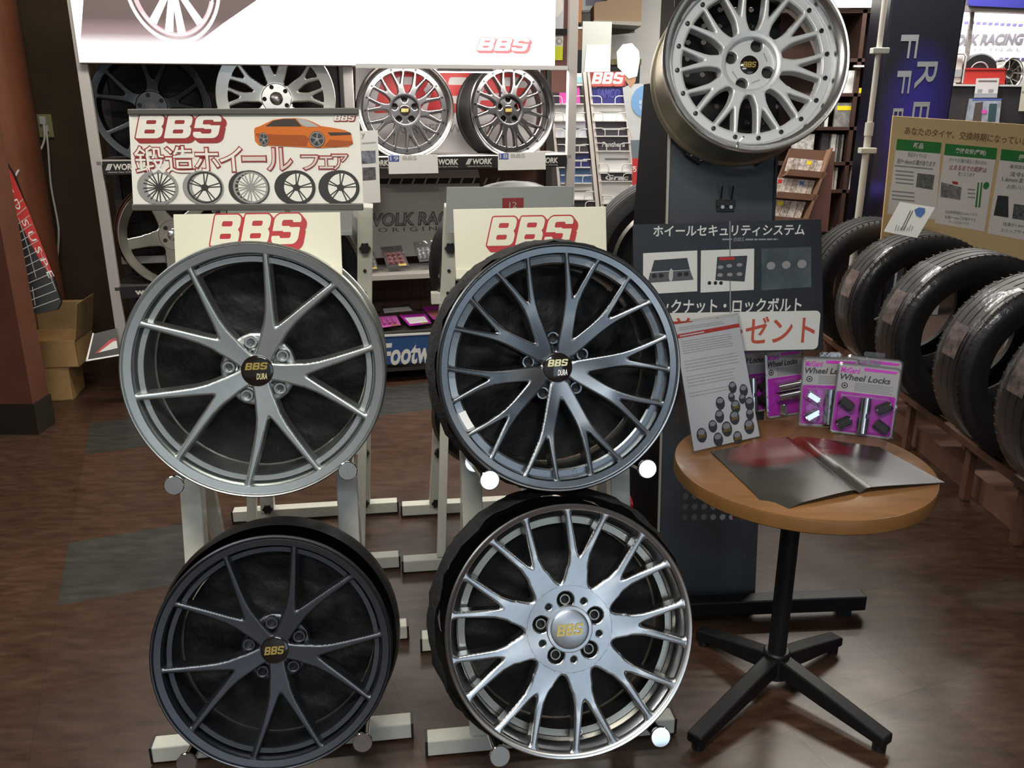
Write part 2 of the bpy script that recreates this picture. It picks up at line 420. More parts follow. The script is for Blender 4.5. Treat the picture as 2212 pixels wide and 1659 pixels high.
struct('wall_back', MB().box((-1.5, 5.62, 1.47), (3.4, 0.1, 2.95)), brownwall)
struct('wall_far', MB().box((3.0, 9.6, 1.47), (9.0, 0.1, 2.95)), M('far_wall', (0.4, 0.36, 0.32), 0.7))
struct('wall_right', MB().box((6.4, 3.2, 1.47), (0.1, 13.0, 2.95)), M('right_wall', (0.25, 0.22, 0.19), 0.7))
wf = MB().box((-1.25, -3.15, 1.47), (5.1, 0.1, 2.95)).box((4.95, -3.15, 1.47), (3.1, 0.1, 2.95)).box((2.35, -3.15, 0.13), (2.2, 0.1, 0.26)).box((2.35, -3.15, 2.6), (2.2, 0.1, 0.7))
struct('wall_front', wf, M('front_wall', (0.40, 0.42, 0.43), 0.7))
win = tag(MB().box((2.35, -3.06, 0.28), (2.1, 0.06, 0.05)).build('window_1', M('window_frame', (0.3, 0.3, 0.3), 0.4, 0.5)), kind='structure')
for x in (1.33, 2.35, 3.37): MB().box((x, -2.98, 1.25), (0.05, 0.04, 1.95)).build('mullion', M('window_frame', (0.3, 0.3, 0.3), 0.4, 0.5), win)
# ceiling lamps
fx_mat = M('lamp_housing', (0.6, 0.6, 0.6), 0.5)
cl = None
LNAMES = ['over the cabinet', 'over the tower', 'above the photographer', 'above the round table', 'over the blue pillar', 'over the leaflet rack', 'over the far shelf', 'above the left aisle', 'behind the photographer']
for (x, y, e, c), nm in zip(TUBES, LNAMES):
    o = thing('ceiling_lamp', 'white ceiling tube lamp ' + nm, 'lamp', (x, y, CEIL), group='ceiling lamps')
    hb = MB().box((0, 0, -0.02), (1.3, 0.3, 0.04)); hb.build('housing', fx_mat, o)
    MB().bar((-0.62, 0.14, -0.06), (0.62, 0.14, -0.06), 0.02, 0.06).build('side_rail', fx_mat, o)
    MB().bar((-0.62, -0.14, -0.06), (0.62, -0.14, -0.06), 0.02, 0.06).build('side_rail', fx_mat, o)

# left wall nib beside the cabinet, round column, square column in front
struct('wall_nib', MB().box((-2.72, 5.36, 1.47), (0.8, 0.3, 2.95)), M('dark_brown_panel', (0.075, 0.05, 0.03), 0.45, 0, 0.15, 5))
P = at(72, 200, 4.75)
struct('trim_1', MB().cyl((P.x - 0.36, 4.9, 0), (P.x - 0.36, 4.9, 2.95), 0.24, 48), M('round_column_paint', (0.22, 0.075, 0.04), 0.45, 0, 0.15, 3), 40)
pc = atz(74, 938)
struct('trim_2', MB().box((pc.x - 0.43, pc.y + 0.075, 1.47), (0.9, 0.15, 2.95)), redbrown)
struct('baseboard_left', MB().box((pc.x - 0.43, pc.y + 0.075, 0.08), (0.914, 0.164, 0.16)), darkbase)

# ================================================================== wheels
def wheel_frame(P, yaw, tilt): return PL(P, yaw, tilt)

def make_field(R, n, ys, rr, rh, k, kr, kh, ys_w):
    """distance field of a wheel face: curved forked spokes from hub to rim ring, blended with fillets"""
    w0, wA, wB0, wB1 = [x * R for x in ys_w]
    S = 2 * math.pi / n; NS = 9
    paths = []
    for (a0, r0, aA, rA, e1, e2) in ys:
        for sh in (-1, 0, 1):
            def pt(r, a): return Vector((r * R * math.cos(rad(a) + sh * S), r * R * math.sin(rad(a) + sh * S)))
            p0, pA = pt(r0, a0), pt(rA, aA); br = []
            for e in (e1, e2):
                if e is None: continue
                p3 = pt(rr * 1.05, e); p1 = p0.lerp(pA, 0.92); p2 = pA.lerp(p3, 0.04); pl_ = []
                for i in range(NS + 1):
                    t = i / NS; q = p0 * (1 - t) ** 3 + p1 * (3 * t * (1 - t) ** 2) + p2 * (3 * t * t * (1 - t)) + p3 * t ** 3
                    pl_.append((q.x, q.y, float(np.interp(t, (0, 0.4, 0.62, 1), (w0, wA, wB0, wB1)))))
                br.append(pl_)
            paths.append(br)
    def f(X, Y):
        r = np.hypot(X, Y); a = np.arctan2(Y, X); a = (a + S / 2) % S - S / 2
        x, y = r * np.cos(a), r * np.sin(a)
        d = None
        for br in paths:
            e = None
            for pl_ in br:
                g = None
                for (ax, ay, wa), (bx, by, wb) in zip(pl_[:-1], pl_[1:]):
                    q = seg(x, y, ax, ay, bx, by, wa, wb); g = q if g is None else np.minimum(g, q)
                e = g if e is None else smin(e, g, k * R)
            d = e if d is None else smin(d, e, k * R)
        d = smin(d, rr * R - r, kr * R)
        if rh: d = smin(d, r - rh * R, kh * R)
        return d
    return f

def build_wheel(name, label, cat, pl, R, n, offs, ys, ysw, rr, rh, k, kr, kh, zh, zr, face, rimm, prof, sdep=0.04, bev=0.004, h=0.0026, draft=0.004, sec=None, zpow=1.4, group=None):
    """thing > rim, n spokes (shared mesh)"""
    w = thing(name, label, cat, mat=pl.M, group=group)
    f = make_field(R, n, ys, rr, rh, k, kr, kh, ysw)
    S = 2 * math.pi / n; r_in = rh * R if rh else 0.0; r_out = rr * R + 0.004
    r_dom = max(r_in - 0.002, 0.0)
    def zf(X, Y):
        t = np.clip((np.hypot(X, Y) - r_in) / (rr * R - r_in), 0, 1); return zh + (zr - zh) * t ** zpow
    def dom(X, Y):
        r = np.hypot(X, Y); a = np.arctan2(Y, X)
        d = np.maximum(f(X, Y), r - r_out)
        if r_dom: d = np.maximum(d, r_dom - r)
        s2 = np.maximum(X * math.sin(S / 2) * 0 + (np.abs(a) - S / 2) * np.maximum(r, 1e-4), -1.0)
        return np.maximum(d, s2)
    ymax = r_out * math.sin(min(S / 2, math.pi / 2)) + 0.004
    me = sdf_mesh('spoke', dom, f, zf, (-0.004 if S > 1 else r_dom * math.cos(S / 2) - 0.004, -ymax, r_out + 0.004, ymax), h, bev, sdep, face, draft)
    for i in range(n):
        o = link('spoke', me, None, w); o.rotation_euler = (0, 0, rad(offs) + i * S)
    MB().lathe(prof, 112).build('rim', rimm, w, 32)
    return w, zf

def cap(w, r, z, mat, txt_mat=gold, dura=None, th=0.006, roll=0, rim=None):
    c = MB().lathe([(0.0005, z), (r * 0.86, z - 0.0006), (r * 0.97, z - 0.002), (r, z - 0.004), (r, z - 0.02), (0.0005, z - 0.02)], 40).build('center_cap', mat, w, 35)
    wd = r * 1.5
    if dura is None: logo(c, (-wd / 2, -0.012 * r / 0.03, wd / 2, 0.012 * r / 0.03 * 0.75), z + 0.0008, txt_mat)
    else:
        logo(c, (-wd / 2, 0.0, wd / 2, 0.02 * r / 0.03 * 0.8), z + 0.0008, txt_mat)
        text(c, 'DURA', (-0.002, -0.55 * r, 0.6 * r, -0.15 * r), z + 0.0008, dura, shear=0.25, bold=0.03)
    return c
def boss(w, x, y, r, z0, z1, mat, dark, n=24):
    b = MB().lathe([(r * 0.62, z1 - 0.012), (r * 0.62, z1 - 0.001), (r * 0.7, z1), (r * 0.9, z1), (r, z1 - 0.002), (r * 1.12, z0), (r * 0.62, z0)], n).build('lug_seat', mat, w, 30)
    b.location = (x, y, 0)
    d = MB().cyl((0, 0, z1 - 0.016), (0, 0, z1 - 0.012), r * 0.66, n).build('lug_hole', dark, b)
    return b
hole_dark = M('bore_dark', (0.01, 0.01, 0.01), 0.6)

def barrel(R, wd, lip, ledge):
    """closed (r, z) section: rolled front lip, face ring, ledge, barrel, rear flange"""
    return [(R - 0.003, 0.0), (R, -0.003), (R, -0.012), (R - 0.006, -0.016), (R - 0.014, -0.03), (R - 0.022, -0.05), (R - 0.026, -0.075), (R - 0.026, -wd + 0.07),
            (R - 0.016, -wd + 0.04), (R - 0.01, -wd + 0.018), (R - 0.002, -wd + 0.012), (R, -wd + 0.008), (R, -wd), (R - 0.012, -wd),
            (R - 0.022, -wd + 0.03), (R - 0.04, -wd + 0.08)] + ledge + lip

silver1 = M('satin_silver', (0.56, 0.59, 0.58), 0.38, 1.0, 0.05, 40)
gun2 = M('machined_dark_silver', (0.27, 0.29, 0.31), 0.32, 1.0, 0.06, 60, aniso=0.7)
gun2d = M('dark_anthracite', (0.10, 0.105, 0.11), 0.38, 1.0)
black3 = M('matt_gunmetal', (0.125, 0.135, 0.155), 0.42, 1.0, 0.08, 40)
bright4 = M('diamond_cut_silver', (0.58, 0.60, 0.62), 0.30, 1.0, 0.05, 60, aniso=0.75)
dark4 = M('bronze_grey_pocket', (0.33, 0.32, 0.28), 0.32, 1.0)
capblk = M('gloss_black_cap', (0.012, 0.008, 0.007), 0.12, 0.0, coat=0.6)

def hubplate(w, r, z, th, mat): return MB().lathe([(0.0005, z), (r - 0.006, z), (r, z - 0.005), (r, z - th), (0.0005, z - th)], 56).build('hub', mat, w, 35)
def cover(w, r, z, mat=leather):
    """dark leathery cover stretched behind the spokes, slightly crumpled"""
    b = MB(); n, k = 48, 9; vs = [(0, 0, z)]
    for j in range(1, k + 1):
        for i in range(n):
            a = 2 * math.pi * i / n; q = r * j / k
            vs.append((q * math.cos(a), q * math.sin(a), z + (0.012 * math.sin(3 * a + j) * math.sin(j * 1.3) + 0.008 * math.sin(7 * a - 2 * j)) * (j / k) * (1 - (j / k) ** 4)))
    fs = [(0, 1 + i, 1 + (i + 1) % n) for i in range(n)]
    for j in range(k - 1):
        for i in range(n): fs.append((1 + j * n + i, 1 + (j + 1) * n + i, 1 + (j + 1) * n + (i + 1) % n, 1 + j * n + (i + 1) % n))
    return b.add(vs, fs).build('backing_cover', mat, w, 80)
def sleeve(w, R, z0, z1, bulge, mat=cloth, name='tyre_sleeve', jit=0.003):
    b = MB(); n, k = 72, 8; vs = []; fs = []
    for j in range(k + 1):
        t = j / k; z = z0 + (z1 - z0) * t
        for i in range(n):
            a = 2 * math.pi * i / n; rr_ = R + bulge * math.sin(math.pi * min(1, 0.12 + t * 0.95)) ** 0.6 + jit * math.sin(17 * a + 2.1 * j) * math.sin(5 * a - j)
            vs.append((rr_ * math.cos(a), rr_ * math.sin(a), z))
    for j in range(k):
        for i in range(n): fs.append((j * n + i, j * n + (i + 1) % n, (j + 1) * n + (i + 1) % n, (j + 1) * n + i))
    return b.add(vs, fs).build(name, mat, w, 70)
def valve(w, r, ang, z, mat):
    a = rad(ang); p = Vector((r * math.cos(a), r * math.sin(a), z))
    v = MB().lathe([(0.0035, 0.0), (0.0055, 0.0), (0.006, -0.002), (0.006, -0.006), (0.0035, -0.006)], 20).build('valve_ring', mat, w, 40); v.location = p
    d = MB().cyl((0, 0, -0.004), (0, 0, -0.003), 0.0036, 14).build('valve_hole', hole_dark, v)

# -- the two five-Y wheels (silver above, dark below) share one design
def five_y(name, label, pl, R, offs, face, rimm, dura, seat, sleeve_z=None):
    ys = [(0, 0.02, 0, 0.30, 18.3, -18.3)]
    lip = [(R * 0.893, -0.044), (R * 0.905, -0.044), (R * 0.907, -0.012), (R * 0.915, -0.006), (R - 0.0085, -0.003), (R - 0.0065, -0.005), (R - 0.005, -0.001)]
    led = [(R * 0.84, -0.13), (R * 0.835, -0.05), (R * 0.838, -0.032), (R * 0.845, -0.028), (R * 0.885, -0.027), (R * 0.89, -0.03)]
    w, zf = build_wheel(name, label, 'wheel', pl, R, 5, offs, ys, (0.060, 0.066, 0.036, 0.020), 0.915, 0.0, 0.03, 0.034, 0.02, -0.03, -0.007, face, rimm, barrel(R, 0.215, lip, led), 0.032, 0.0045, h=0.0028, draft=0.004, zpow=1.2)
    hubplate(w, 0.25 * R, -0.054, 0.05, seat)
    MB().lathe([(0.0005, -0.029), (0.135 * R, -0.0295), (0.142 * R, -0.033), (0.142 * R, -0.06), (0.0005, -0.06)], 48).build('hub_center', face, w, 35)
    for i in range(5):
        a = rad(offs + 36 + 72 * i); boss(w, 0.222 * R * math.cos(a), 0.222 * R * math.sin(a), 0.0140, -0.056, -0.034, seat, hole_dark)
        # flared bridge that carries the bolt seat into the spokes
        br = MB().prism([(0.15 * R, -0.07 * R), (0.26 * R, -0.13 * R), (0.285 * R, -0.06 * R), (0.295 * R, 0), (0.285 * R, 0.06 * R), (0.26 * R, 0.13 * R), (0.15 * R, 0.07 * R)], -0.07, -0.046).build('seat_bridge', seat, w, bev=0.006)
        br.rotation_euler = (0, 0, a)
    cap(w, 0.0345 if dura else 0.030, -0.024, capblk, gold, dura)
    cover(w, 0.83 * R, -0.115)
    valve(w, 0.868 * R, -80 + (6 if dura else 8), -0.032, seat)
    return w
gold2 = M('pale_gold_print', (0.8, 0.72, 0.42), 0.3, 0.4); whitep = M('print_bright', (0.85, 0.85, 0.85), 0.4)
F1 = PL((-0.549, 1.752, 1.006), 8, 8); F3 = PL((-0.51, 1.562, 0.437), 8, 17)
five_y('alloy_wheel', 'satin silver wheel with five Y spokes, upper on the left rack', F1, 0.278, -80, silver1, silver1, gold2, silver1)
w3 = five_y('alloy_wheel', 'dark gunmetal wheel with five Y spokes, lower on the left rack', F3, 0.253, -85, black3, black3, None, black3)
sleeve(w3, 0.250, -0.085, -0.215, 0.02, blackpl, jit=0.0)

# -- twenty-end wheel, dark machined (upper right of the pair)
def twenty(name, label, pl, R, offs, face, rimm, seat):
    ys = [(10, 0.18, 17.3, 0.50, 8.6, 26.6), (-10, 0.18, -17.3, 0.50, -8.6, -26.6)]
    lip = [(R * 0.9, -0.03), (R * 0.905, -0.012), (R * 0.915, -0.006), (R - 0.010, -0.004), (R - 0.0075, -0.006), (R - 0.0055, -0.001)]
    led = [(R * 0.83, -0.13), (R * 0.825, -0.05), (R * 0.83, -0.033), (R * 0.845, -0.03)]
    w, zf = build_wheel(name, label, 'wheel', pl, R, 5, offs, ys, (0.052, 0.045, 0.028, 0.016), 0.915, 0.12, 0.03, 0.035, 0.06, -0.045, -0.007, face, rimm, barrel(R, 0.225, lip, led), 0.036, 0.004, h=0.0026, draft=0.004, zpow=1.0)
    hubplate(w, 0.27 * R, -0.068, 0.05, seat)
    MB().lathe([(0.0005, -0.046), (0.125 * R, -0.046), (0.13 * R, -0.05), (0.13 * R, -0.075), (0.0005, -0.075)], 40).build('hub_center', face, w, 35)
    for i in range(5):
        a = rad(offs + 36 + 72 * i); boss(w, 0.24 * R * math.cos(a), 0.24 * R * math.sin(a), 0.0145, -0.072, -0.050, gun2, hole_dark)
    cap(w, 0.0325, -0.036, capblk, gold2, whitep)
    cover(w, 0.82 * R, -0.13)
    valve(w, 0.865 * R, -83, -0.028, face)
    b = MB()
    a0 = rad(201)
    for s in range(6):
        b.prism([(0.833 * R * math.cos(a0 + rad(x)), 0.833 * R * math.sin(a0 + rad(x))) for x in (s * 1.8, s * 1.8 + 1.8)] + [(0.892 * R * math.cos(a0 + rad(x)), 0.892 * R * math.sin(a0 + rad(x))) for x in (s * 1.8 + 1.8, s * 1.8)], -0.0305, -0.029)
    st = b.build('rim_sticker', whitep, w)
    return w
F2 = PL((0.106, 1.731, 1.022), 11, 13)
w2 = twenty('alloy_wheel', 'dark machined wheel with twenty thin spokes, upper on the middle rack', F2, 0.265, 95 - 36, gun2, gun2, gun2d)
sleeve(w2, 0.252, -0.03, -0.2, 0.024, cloth, jit=0.005)

# -- nine-Y bright wheel
def nine_y(name, label, pl, R, offs, face, pocket):
    ys = [(0, 0.2, 0, 0.45, 10.0, -10.0)]
    lip = [(R * 0.895, -0.036), (R * 0.9, -0.03), (R * 0.945, -0.016), (R * 0.95, -0.006), (R * 0.96, -0.003), (R - 0.006, -0.001)]
    led = [(R * 0.88, -0.14), (R * 0.885, -0.06)]
    w, zf = build_wheel(name, label, 'wheel', pl, R, 9, offs, ys, (0.110, 0.088, 0.037, 0.022), 0.955, 0.35, 0.03, 0.06, 0.07, -0.018, -0.004, face, face, barrel(R, 0.22, lip, led), 0.03, 0.005, h=0.0026, draft=0.003, zpow=1.6)
    MB().lathe([(R * 0.884, -0.055), (R * 0.83, -0.055), (R * 0.825, -0.06), (R * 0.835, -0.19), (R * 0.884, -0.19)], 96).build('inner_barrel', pocket, w, 32)
    ba = [rad(offs + 96 + 72 * i) for i in range(5)]; bs = [rad(offs + 60 + 72 * i) for i in range(5)]
    def hd(X, Y):
        d = 0.016 - np.hypot(X, Y) * 0
        d = np.full(np.shape(X), -1.0)
        for a in ba: d = np.maximum(d, 0.0175 - np.hypot(X - 0.232 * R * math.cos(a), Y - 0.232 * R * math.sin(a)))
        for a in bs: d = np.maximum(d, 0.0065 - np.hypot(X - 0.245 * R * math.cos(a), Y - 0.245 * R * math.sin(a)))
        return np.maximum(d, 0.033 - np.hypot(X, Y))
    rh = 0.35 * R
    me = sdf_mesh('hub', lambda X, Y: np.maximum(hd(X, Y), np.hypot(X, Y) - rh - 0.0005), hd, lambda X, Y: -0.018 + X * 0, (-rh - 0.004, -rh - 0.004, rh + 0.004, rh + 0.004), 0.0022, 0.002, 0.03, face)
    hub = link('hub', me, None, w)
    MB().lathe([(0.0005, -0.042), (rh - 0.005, -0.042), (rh - 0.005, -0.06), (0.0005, -0.06)], 40).build('hub_back', M('bore_grey', (0.03, 0.03, 0.03), 0.5, 0.6), w, 35)
    for a in ba:
        o = MB().lathe([(0.0085, -0.034), (0.0085, -0.026), (0.011, -0.026), (0.0135, -0.030), (0.0155, -0.04), (0.0085, -0.04)], 24).build('lug_seat', pocket, w, 30); o.location = (0.232 * R * math.cos(a), 0.232 * R * math.sin(a), 0)
    MB().lathe([(0.0005, -0.0165), (0.047, -0.0165), (0.050, -0.019), (0.050, -0.03), (0.0005, -0.03)], 48).build('center_disc', face, w, 35)
    cap(w, 0.041, -0.012, M('brushed_cap', (0.62, 0.64, 0.66), 0.3, 1.0), gold, None)
    cover(w, 0.82 * R, -0.13, cloth)
    valve(w, 0.855 * R, -86, -0.046, whitep)
    return w
F4 = PL((0.123, 1.532, 0.514), 8, 21)
w4 = nine_y('alloy_wheel', 'bright diamond cut wheel with nine Y spokes, lower on the middle rack', F4, 0.262, -1, bright4, dark4)
sleeve(w4, 0.262, -0.075, -0.23, 0.03, cloth, jit=0.005)
for m_, ww in ((dark4, w4),):
    pass

# -- two-piece wheel with polished lip, on the tower
def two_piece(name, label, pl, R, offs, face, lipm, barm, n=10, lugs=4, lug0=-21, h=0.0026, rivets=20, wd=0.21, cap_r=0.026, group=None, hub_drop=0.02):
    rr = 0.765; rf = 0.86
    ys = [(0, 0.24, 0, 0.41, 9.2, -9.2)]
    lip = [(R * 0.872, -0.055), (R * 0.882, -0.03), (R * 0.9, -0.018), (R * 0.935, -0.012), (R * 0.95, -0.008), (R * 0.965, -0.004), (R - 0.007, -0.0015)]
    led = [(R * 0.83, -0.12), (R * 0.82, -0.07), (R * 0.84, -0.058)]
    w, zf = build_wheel(name, label, 'wheel', pl, R, n, offs, ys, (0.070, 0.056, 0.032, 0.02), rr, 0.335, 0.03, 0.03, 0.05, -0.05, -0.045, face, lipm, lip + [(R - 0.003, 0.0), (R, -0.003), (R, -0.012), (R - 0.006, -0.016)] + [(R - 0.02, -0.04), (R * 0.85, -0.06)], 0.03, 0.004, h=h, draft=0.004, zpow=1.2, group=group)
    bp = barrel(R, wd, [], led)[3:]
    MB().lathe(bp[:-1] + [(R * 0.85, -0.062)], 96).build('barrel', barm, w, 32)
    ring = MB().lathe([(rr * R - 0.002, -0.049), (rr * R + 0.002, -0.0455), (rf * R, -0.0445), (R * 0.875, -0.047), (R * 0.875, -0.062), (rr * R - 0.002, -0.07)], 96).build('face_ring', face, w, 32)
    rv = MB().lathe([(0.0005, 0.0045), (0.0024, 0.0045), (0.0026, 0.0068), (0.0046, 0.0066), (0.0058, 0.0045), (0.0064, 0.0), (0.0005, 0.0)], 14).mesh('rivet', M('rivet_steel', (0.07, 0.075, 0.08), 0.3, 1.0), 40)
    for i in range(rivets):
        a = rad(offs + 360 / rivets * (i + 0.5)); o = link('rim_bolt', rv, None, w); o.location = (0.815 * R * math.cos(a), 0.815 * R * math.sin(a), -0.0448)
    rh = 0.335 * R; rd = 0.275 * R; zc = -0.05 - hub_drop
    MB().lathe([(rh + 0.001, -0.05), (rd + 0.006, -0.05), (rd + 0.002, -0.052), (rd, -0.056), (rd - 0.001, zc - 0.006), (rh, zc - 0.01)], 72).build('hub_ring', face, w, 32)
    ang = [rad(lug0 + 360 / lugs * i) for i in range(lugs)]
    def hd(X, Y):
        d = np.full(np.shape(X), -1.0)
        for a in ang: d = np.maximum(d, 0.066 * R - np.hypot(X - 0.218 * R * math.cos(a), Y - 0.218 * R * math.sin(a)))
        return d
    me = sdf_mesh('hub', lambda X, Y: np.maximum(hd(X, Y), np.hypot(X, Y) - rd - 0.001), hd, lambda X, Y: zc + X * 0, (-rd - 0.006, -rd - 0.006, rd + 0.006, rd + 0.006), max(h, 0.0024), 0.0015, 0.025, face)
    link('hub', me, None, w)
    MB().lathe([(0.0005, zc - 0.022), (rd, zc - 0.022), (rd, zc - 0.04), (0.0005, zc - 0.04)], 40).build('hub_back', M('bore_grey', (0.03, 0.03, 0.03), 0.5, 0.6), w, 35)
    cap(w, cap_r, zc + 0.003, capblk, gold, None)
    return w
lmface = M('silver_paint_face', (0.74, 0.76, 0.77), 0.38, 0.4); polish = M('polished_lip', (0.84, 0.85, 0.85), 0.24, 1.0, 0.03, 80, aniso=0.6)
barr = M('champagne_barrel', (0.46, 0.42, 0.32), 0.36, 0.9)
F5 = PL((0.651, 2.44, 1.672), 0, 14)
w5 = two_piece('alloy_wheel', 'silver mesh wheel with polished deep lip and black cap, on top of the dark tower', F5, 0.25, -3, lmface, polish, barr)
a = rad(-101)
vst = MB().cyl((0.9 * 0.25 * math.cos(a), 0.9 * 0.25 * math.sin(a), -0.03), (0.9 * 0.25 * math.cos(a) + 0.012, 0.9 * 0.25 * math.sin(a) + 0.012, 0.0), 0.003, 10).build('valve_stem', chrome, w5)
for ang_ in (25, -68, 215):
    eb = MB()
    for k in range(6): eb.prism([(-0.012 + 0.0042 * k, -0.0015), (-0.0092 + 0.0042 * k, -0.0015), (-0.0092 + 0.0042 * k, 0.0015), (-0.012 + 0.0042 * k, 0.0015)], 0, 0.0004)
    o = eb.build('engraving', greyp, w5); o.location = (0.048 * math.cos(rad(ang_)), 0.048 * math.sin(rad(ang_)), -0.0698); o.rotation_euler = (0, 0, rad(ang_ - 90 if ang_ > 0 else ang_ + 90))

# ================================================================== wheel racks
def rack(label, loc, yaw, back=False, sh=0.0, ZT=1.06):
    """floor bars, two leaning uprights, two telescopic braces, cross bars; local -y is the face side"""
    s = thing('wheel_rack', label, 'rack', loc, rad(yaw) + (math.pi if back else 0), group='white steel wheel racks')
    W, D, LN = 0.635, 0.46, 0.215
    for y in (0.025, D):
        b = MB().box((0, y, 0.028), (W, 0.046, 0.044)).build('floor_bar', steel, s, bev=0.003)
        for sx in (-1, 1):
            MB().box((sx * (W / 2 + 0.002), y, 0.028), (0.006, 0.048, 0.046)).build('end_cap', blackpl, b)
            MB().cyl((sx * (W / 2 - 0.05), y, 0.0), (sx * (W / 2 - 0.05), y, 0.008), 0.012, 12).build('foot', blackpl, b)
    for sx in (-1, 1):
        x = sx * 0.185
        u = MB().bar((x, 0.03, 0.04), (x - sh * ZT, 0.03 + LN * ZT, ZT), 0.05, 0.045, (0, 1, 0)).build('upright', steel, s, bev=0.003)
        hb = MB()
        for z in (0.62, 0.70, 0.78, 0.86, 0.94, 1.02): hb.cyl((x - sh * z, 0.03 + LN * z + 0.022, z), (x - sh * z, 0.03 + LN * z + 0.0265, z), 0.006, 10)
        hb.build('adjusting_holes', hole_dark, u)
        br = MB().bar((x, D, 0.05), (x - sh * 0.92, 0.03 + LN * 0.92 + 0.03, 0.92), 0.036, 0.03, (1, 0, 0)).build('brace', steel, s, bev=0.002)
        kn = MB()
        for z, yy in ((1.1, 0.03 + LN * 1.1 + 0.035), (0.30, 0.03 + LN * 0.3 + 0.035), (0.06, 0.062)):
            k = MB()
            pts = []
            for i in range(24):
                t = 2 * math.pi * i / 24; r_ = 0.017 + 0.0025 * math.cos(6 * t); pts.append((r_ * math.cos(t), r_ * math.sin(t)))
            o = k.prism(pts, 0, 0.018).build('knob', blackpl, s); o.location = (x - sh * z, yy - 0.012, z); o.rotation_euler = (rad(-90), 0, 0)
    for z in (0.33, 0.92): MB().bar((-0.185, 0.03 + LN * z, z), (0.185, 0.03 + LN * z, z), 0.035, 0.04).build('cross_bar', steel, s, bev=0.002)
    if not back: MB().bar((0, 0.03 + LN * 0.9, 0.9), (0, 0.03 + LN * 1.24, 1.24), 0.06, 0.02, (0, 1, 0)).build('mast', steel, s)
    return s
RY1, RY2 = 8.0, 7.5
rack('white steel wheel rack holding the silver and gunmetal wheels', (-0.571, 1.766, 0), RY1)
rack('white steel wheel rack holding the twenty spoke and nine spoke wheels', (0.105, 1.786, 0), RY2)
rack('white steel rack facing away behind the fair sign', (-0.777, 3.10, 0), RY1, True, 0.06, 1.24)
rack('white steel rack facing away under the grey board marked 12', (-0.125, 3.15, 0), RY2, True, 0.06, 1.24)

def peg(label, pl, uv, L=0.23, front=0.018):
    """chrome peg under a wheel rim; sticks out of the upright"""
    x, y = pl.l(*uv); m = pl.M @ Matrix.Translation((x, y, 0))
    p = thing('support_peg', label, 'peg', mat=m, group='chrome pegs under the wheels')
    MB().lathe([(0.0005, front), (0.0195, front), (0.021, front - 0.0015), (0.021, front - 0.007), (0.019, front - 0.009), (0.0005, front - 0.009)], 36).build('cap', chrome, p, 40)
    MB().cyl((0, 0, front - 0.009), (0, 0, -L), 0.0125, 24).build('shaft', chrome, p, 40)
    MB().cyl((0, 0, -L + 0.03), (0, 0, -L + 0.024), 0.022, 28).build('collar', chrome, p, 40)
peg('chrome peg under the left of the silver wheel', F1, (380, 1044)); peg('chrome peg under the right of the silver wheel', F1, (752, 1013))
peg('chrome peg under the left of the twenty spoke wheel', F2, (1055, 1034)); peg('chrome peg under the right of the twenty spoke wheel', F2, (1393, 1010))
peg('chrome peg under the left of the gunmetal wheel', F3, (407, 1641), 0.2); peg('chrome peg under the right of the gunmetal wheel', F3, (784, 1597), 0.2)
peg('chrome peg under the left of the nine spoke wheel', F4, (1078, 1627), 0.22); peg('chrome peg under the right of the nine spoke wheel', F4, (1422, 1586), 0.22)

# wheels on the backs of the racks
def back_wheel(label, P, R, mat, covermat, cov=True):
    w = thing('alloy_wheel', label, 'wheel', mat=PL(P, 188, 12).M)
    lip = [(R * 0.9, -0.03), (R * 0.92, -0.006), (R - 0.009, -0.001)]; led = [(R * 0.85, -0.13), (R * 0.84, -0.05)]
    MB().lathe(barrel(R, 0.22, lip, led), 80).build('rim', mat, w, 32)
    sp = MB().bar((0.03, 0, -0.03), (R * 0.9, 0, -0.015), 0.03, 0.03).mesh('spoke', mat)
    for i in range(10):
        o = link('spoke', sp, None, w); o.rotation_euler = (0, 0, rad(36 * i))
    hubplate(w, 0.07, -0.025, 0.06, mat)
    if cov: sleeve(w, R, -0.06, -0.21, 0.03, covermat, 'tyre_sleeve', 0.002)
    cover(w, R * 0.95, -0.2, cloth)
bz = M('bronze_barrel', (0.2, 0.19, 0.155), 0.35, 0.9)
back_wheel('black sleeved wheel hung on the back rack behind the fair sign', at(628, 545, 3.12), 0.265, bz, blackpl)
back_wheel('black sleeved wheel behind the grey board marked 12', at(1098, 545, 3.12), 0.265, bz, blackpl)
back_wheel('bare bronze grey wheel barrel hung low behind the twenty spoke wheel', at(1060, 830, 3.14), 0.24, bz, blackpl, False)

# brand placards on the rack tops
def placard(label, pl, quad, lip_v, lbox):
    b = thing('brand_placard', label, 'sign', mat=pl.M, group='cream brand placards')
    slab(pl, 'board', quad, -0.004, 0, creamy, b, bev=0.0015)
    (u0, v0), (u1, v1), (u2, v2), (u3, v3) = quad
    slab(pl, 'lower_flap', [(u3, lip_v), (u2, lip_v - 4), (u2, lip_v + 18), (u3, lip_v + 22)], 0.0, 0.006, creamy, b, bev=0.0015)
    logo(b, pl.rect(*lbox), 0.0012, creamy, red)
pA = PL(at(555, 520, 1.985), RY1, 11)
placard('cream placard with red outlined letters behind the silver wheel', pA, [(374, 463), (735, 458), (740, 600), (380, 606)], 578, (449, 463, 662, 541))
pB = PL(at(1145, 520, 2.005), RY2, 11)
placard('cream placard with red outlined letters behind the twenty spoke wheel', pB, [(979, 452), (1309, 446), (1312, 600), (985, 606)], 581, (1048, 468, 1247, 541))
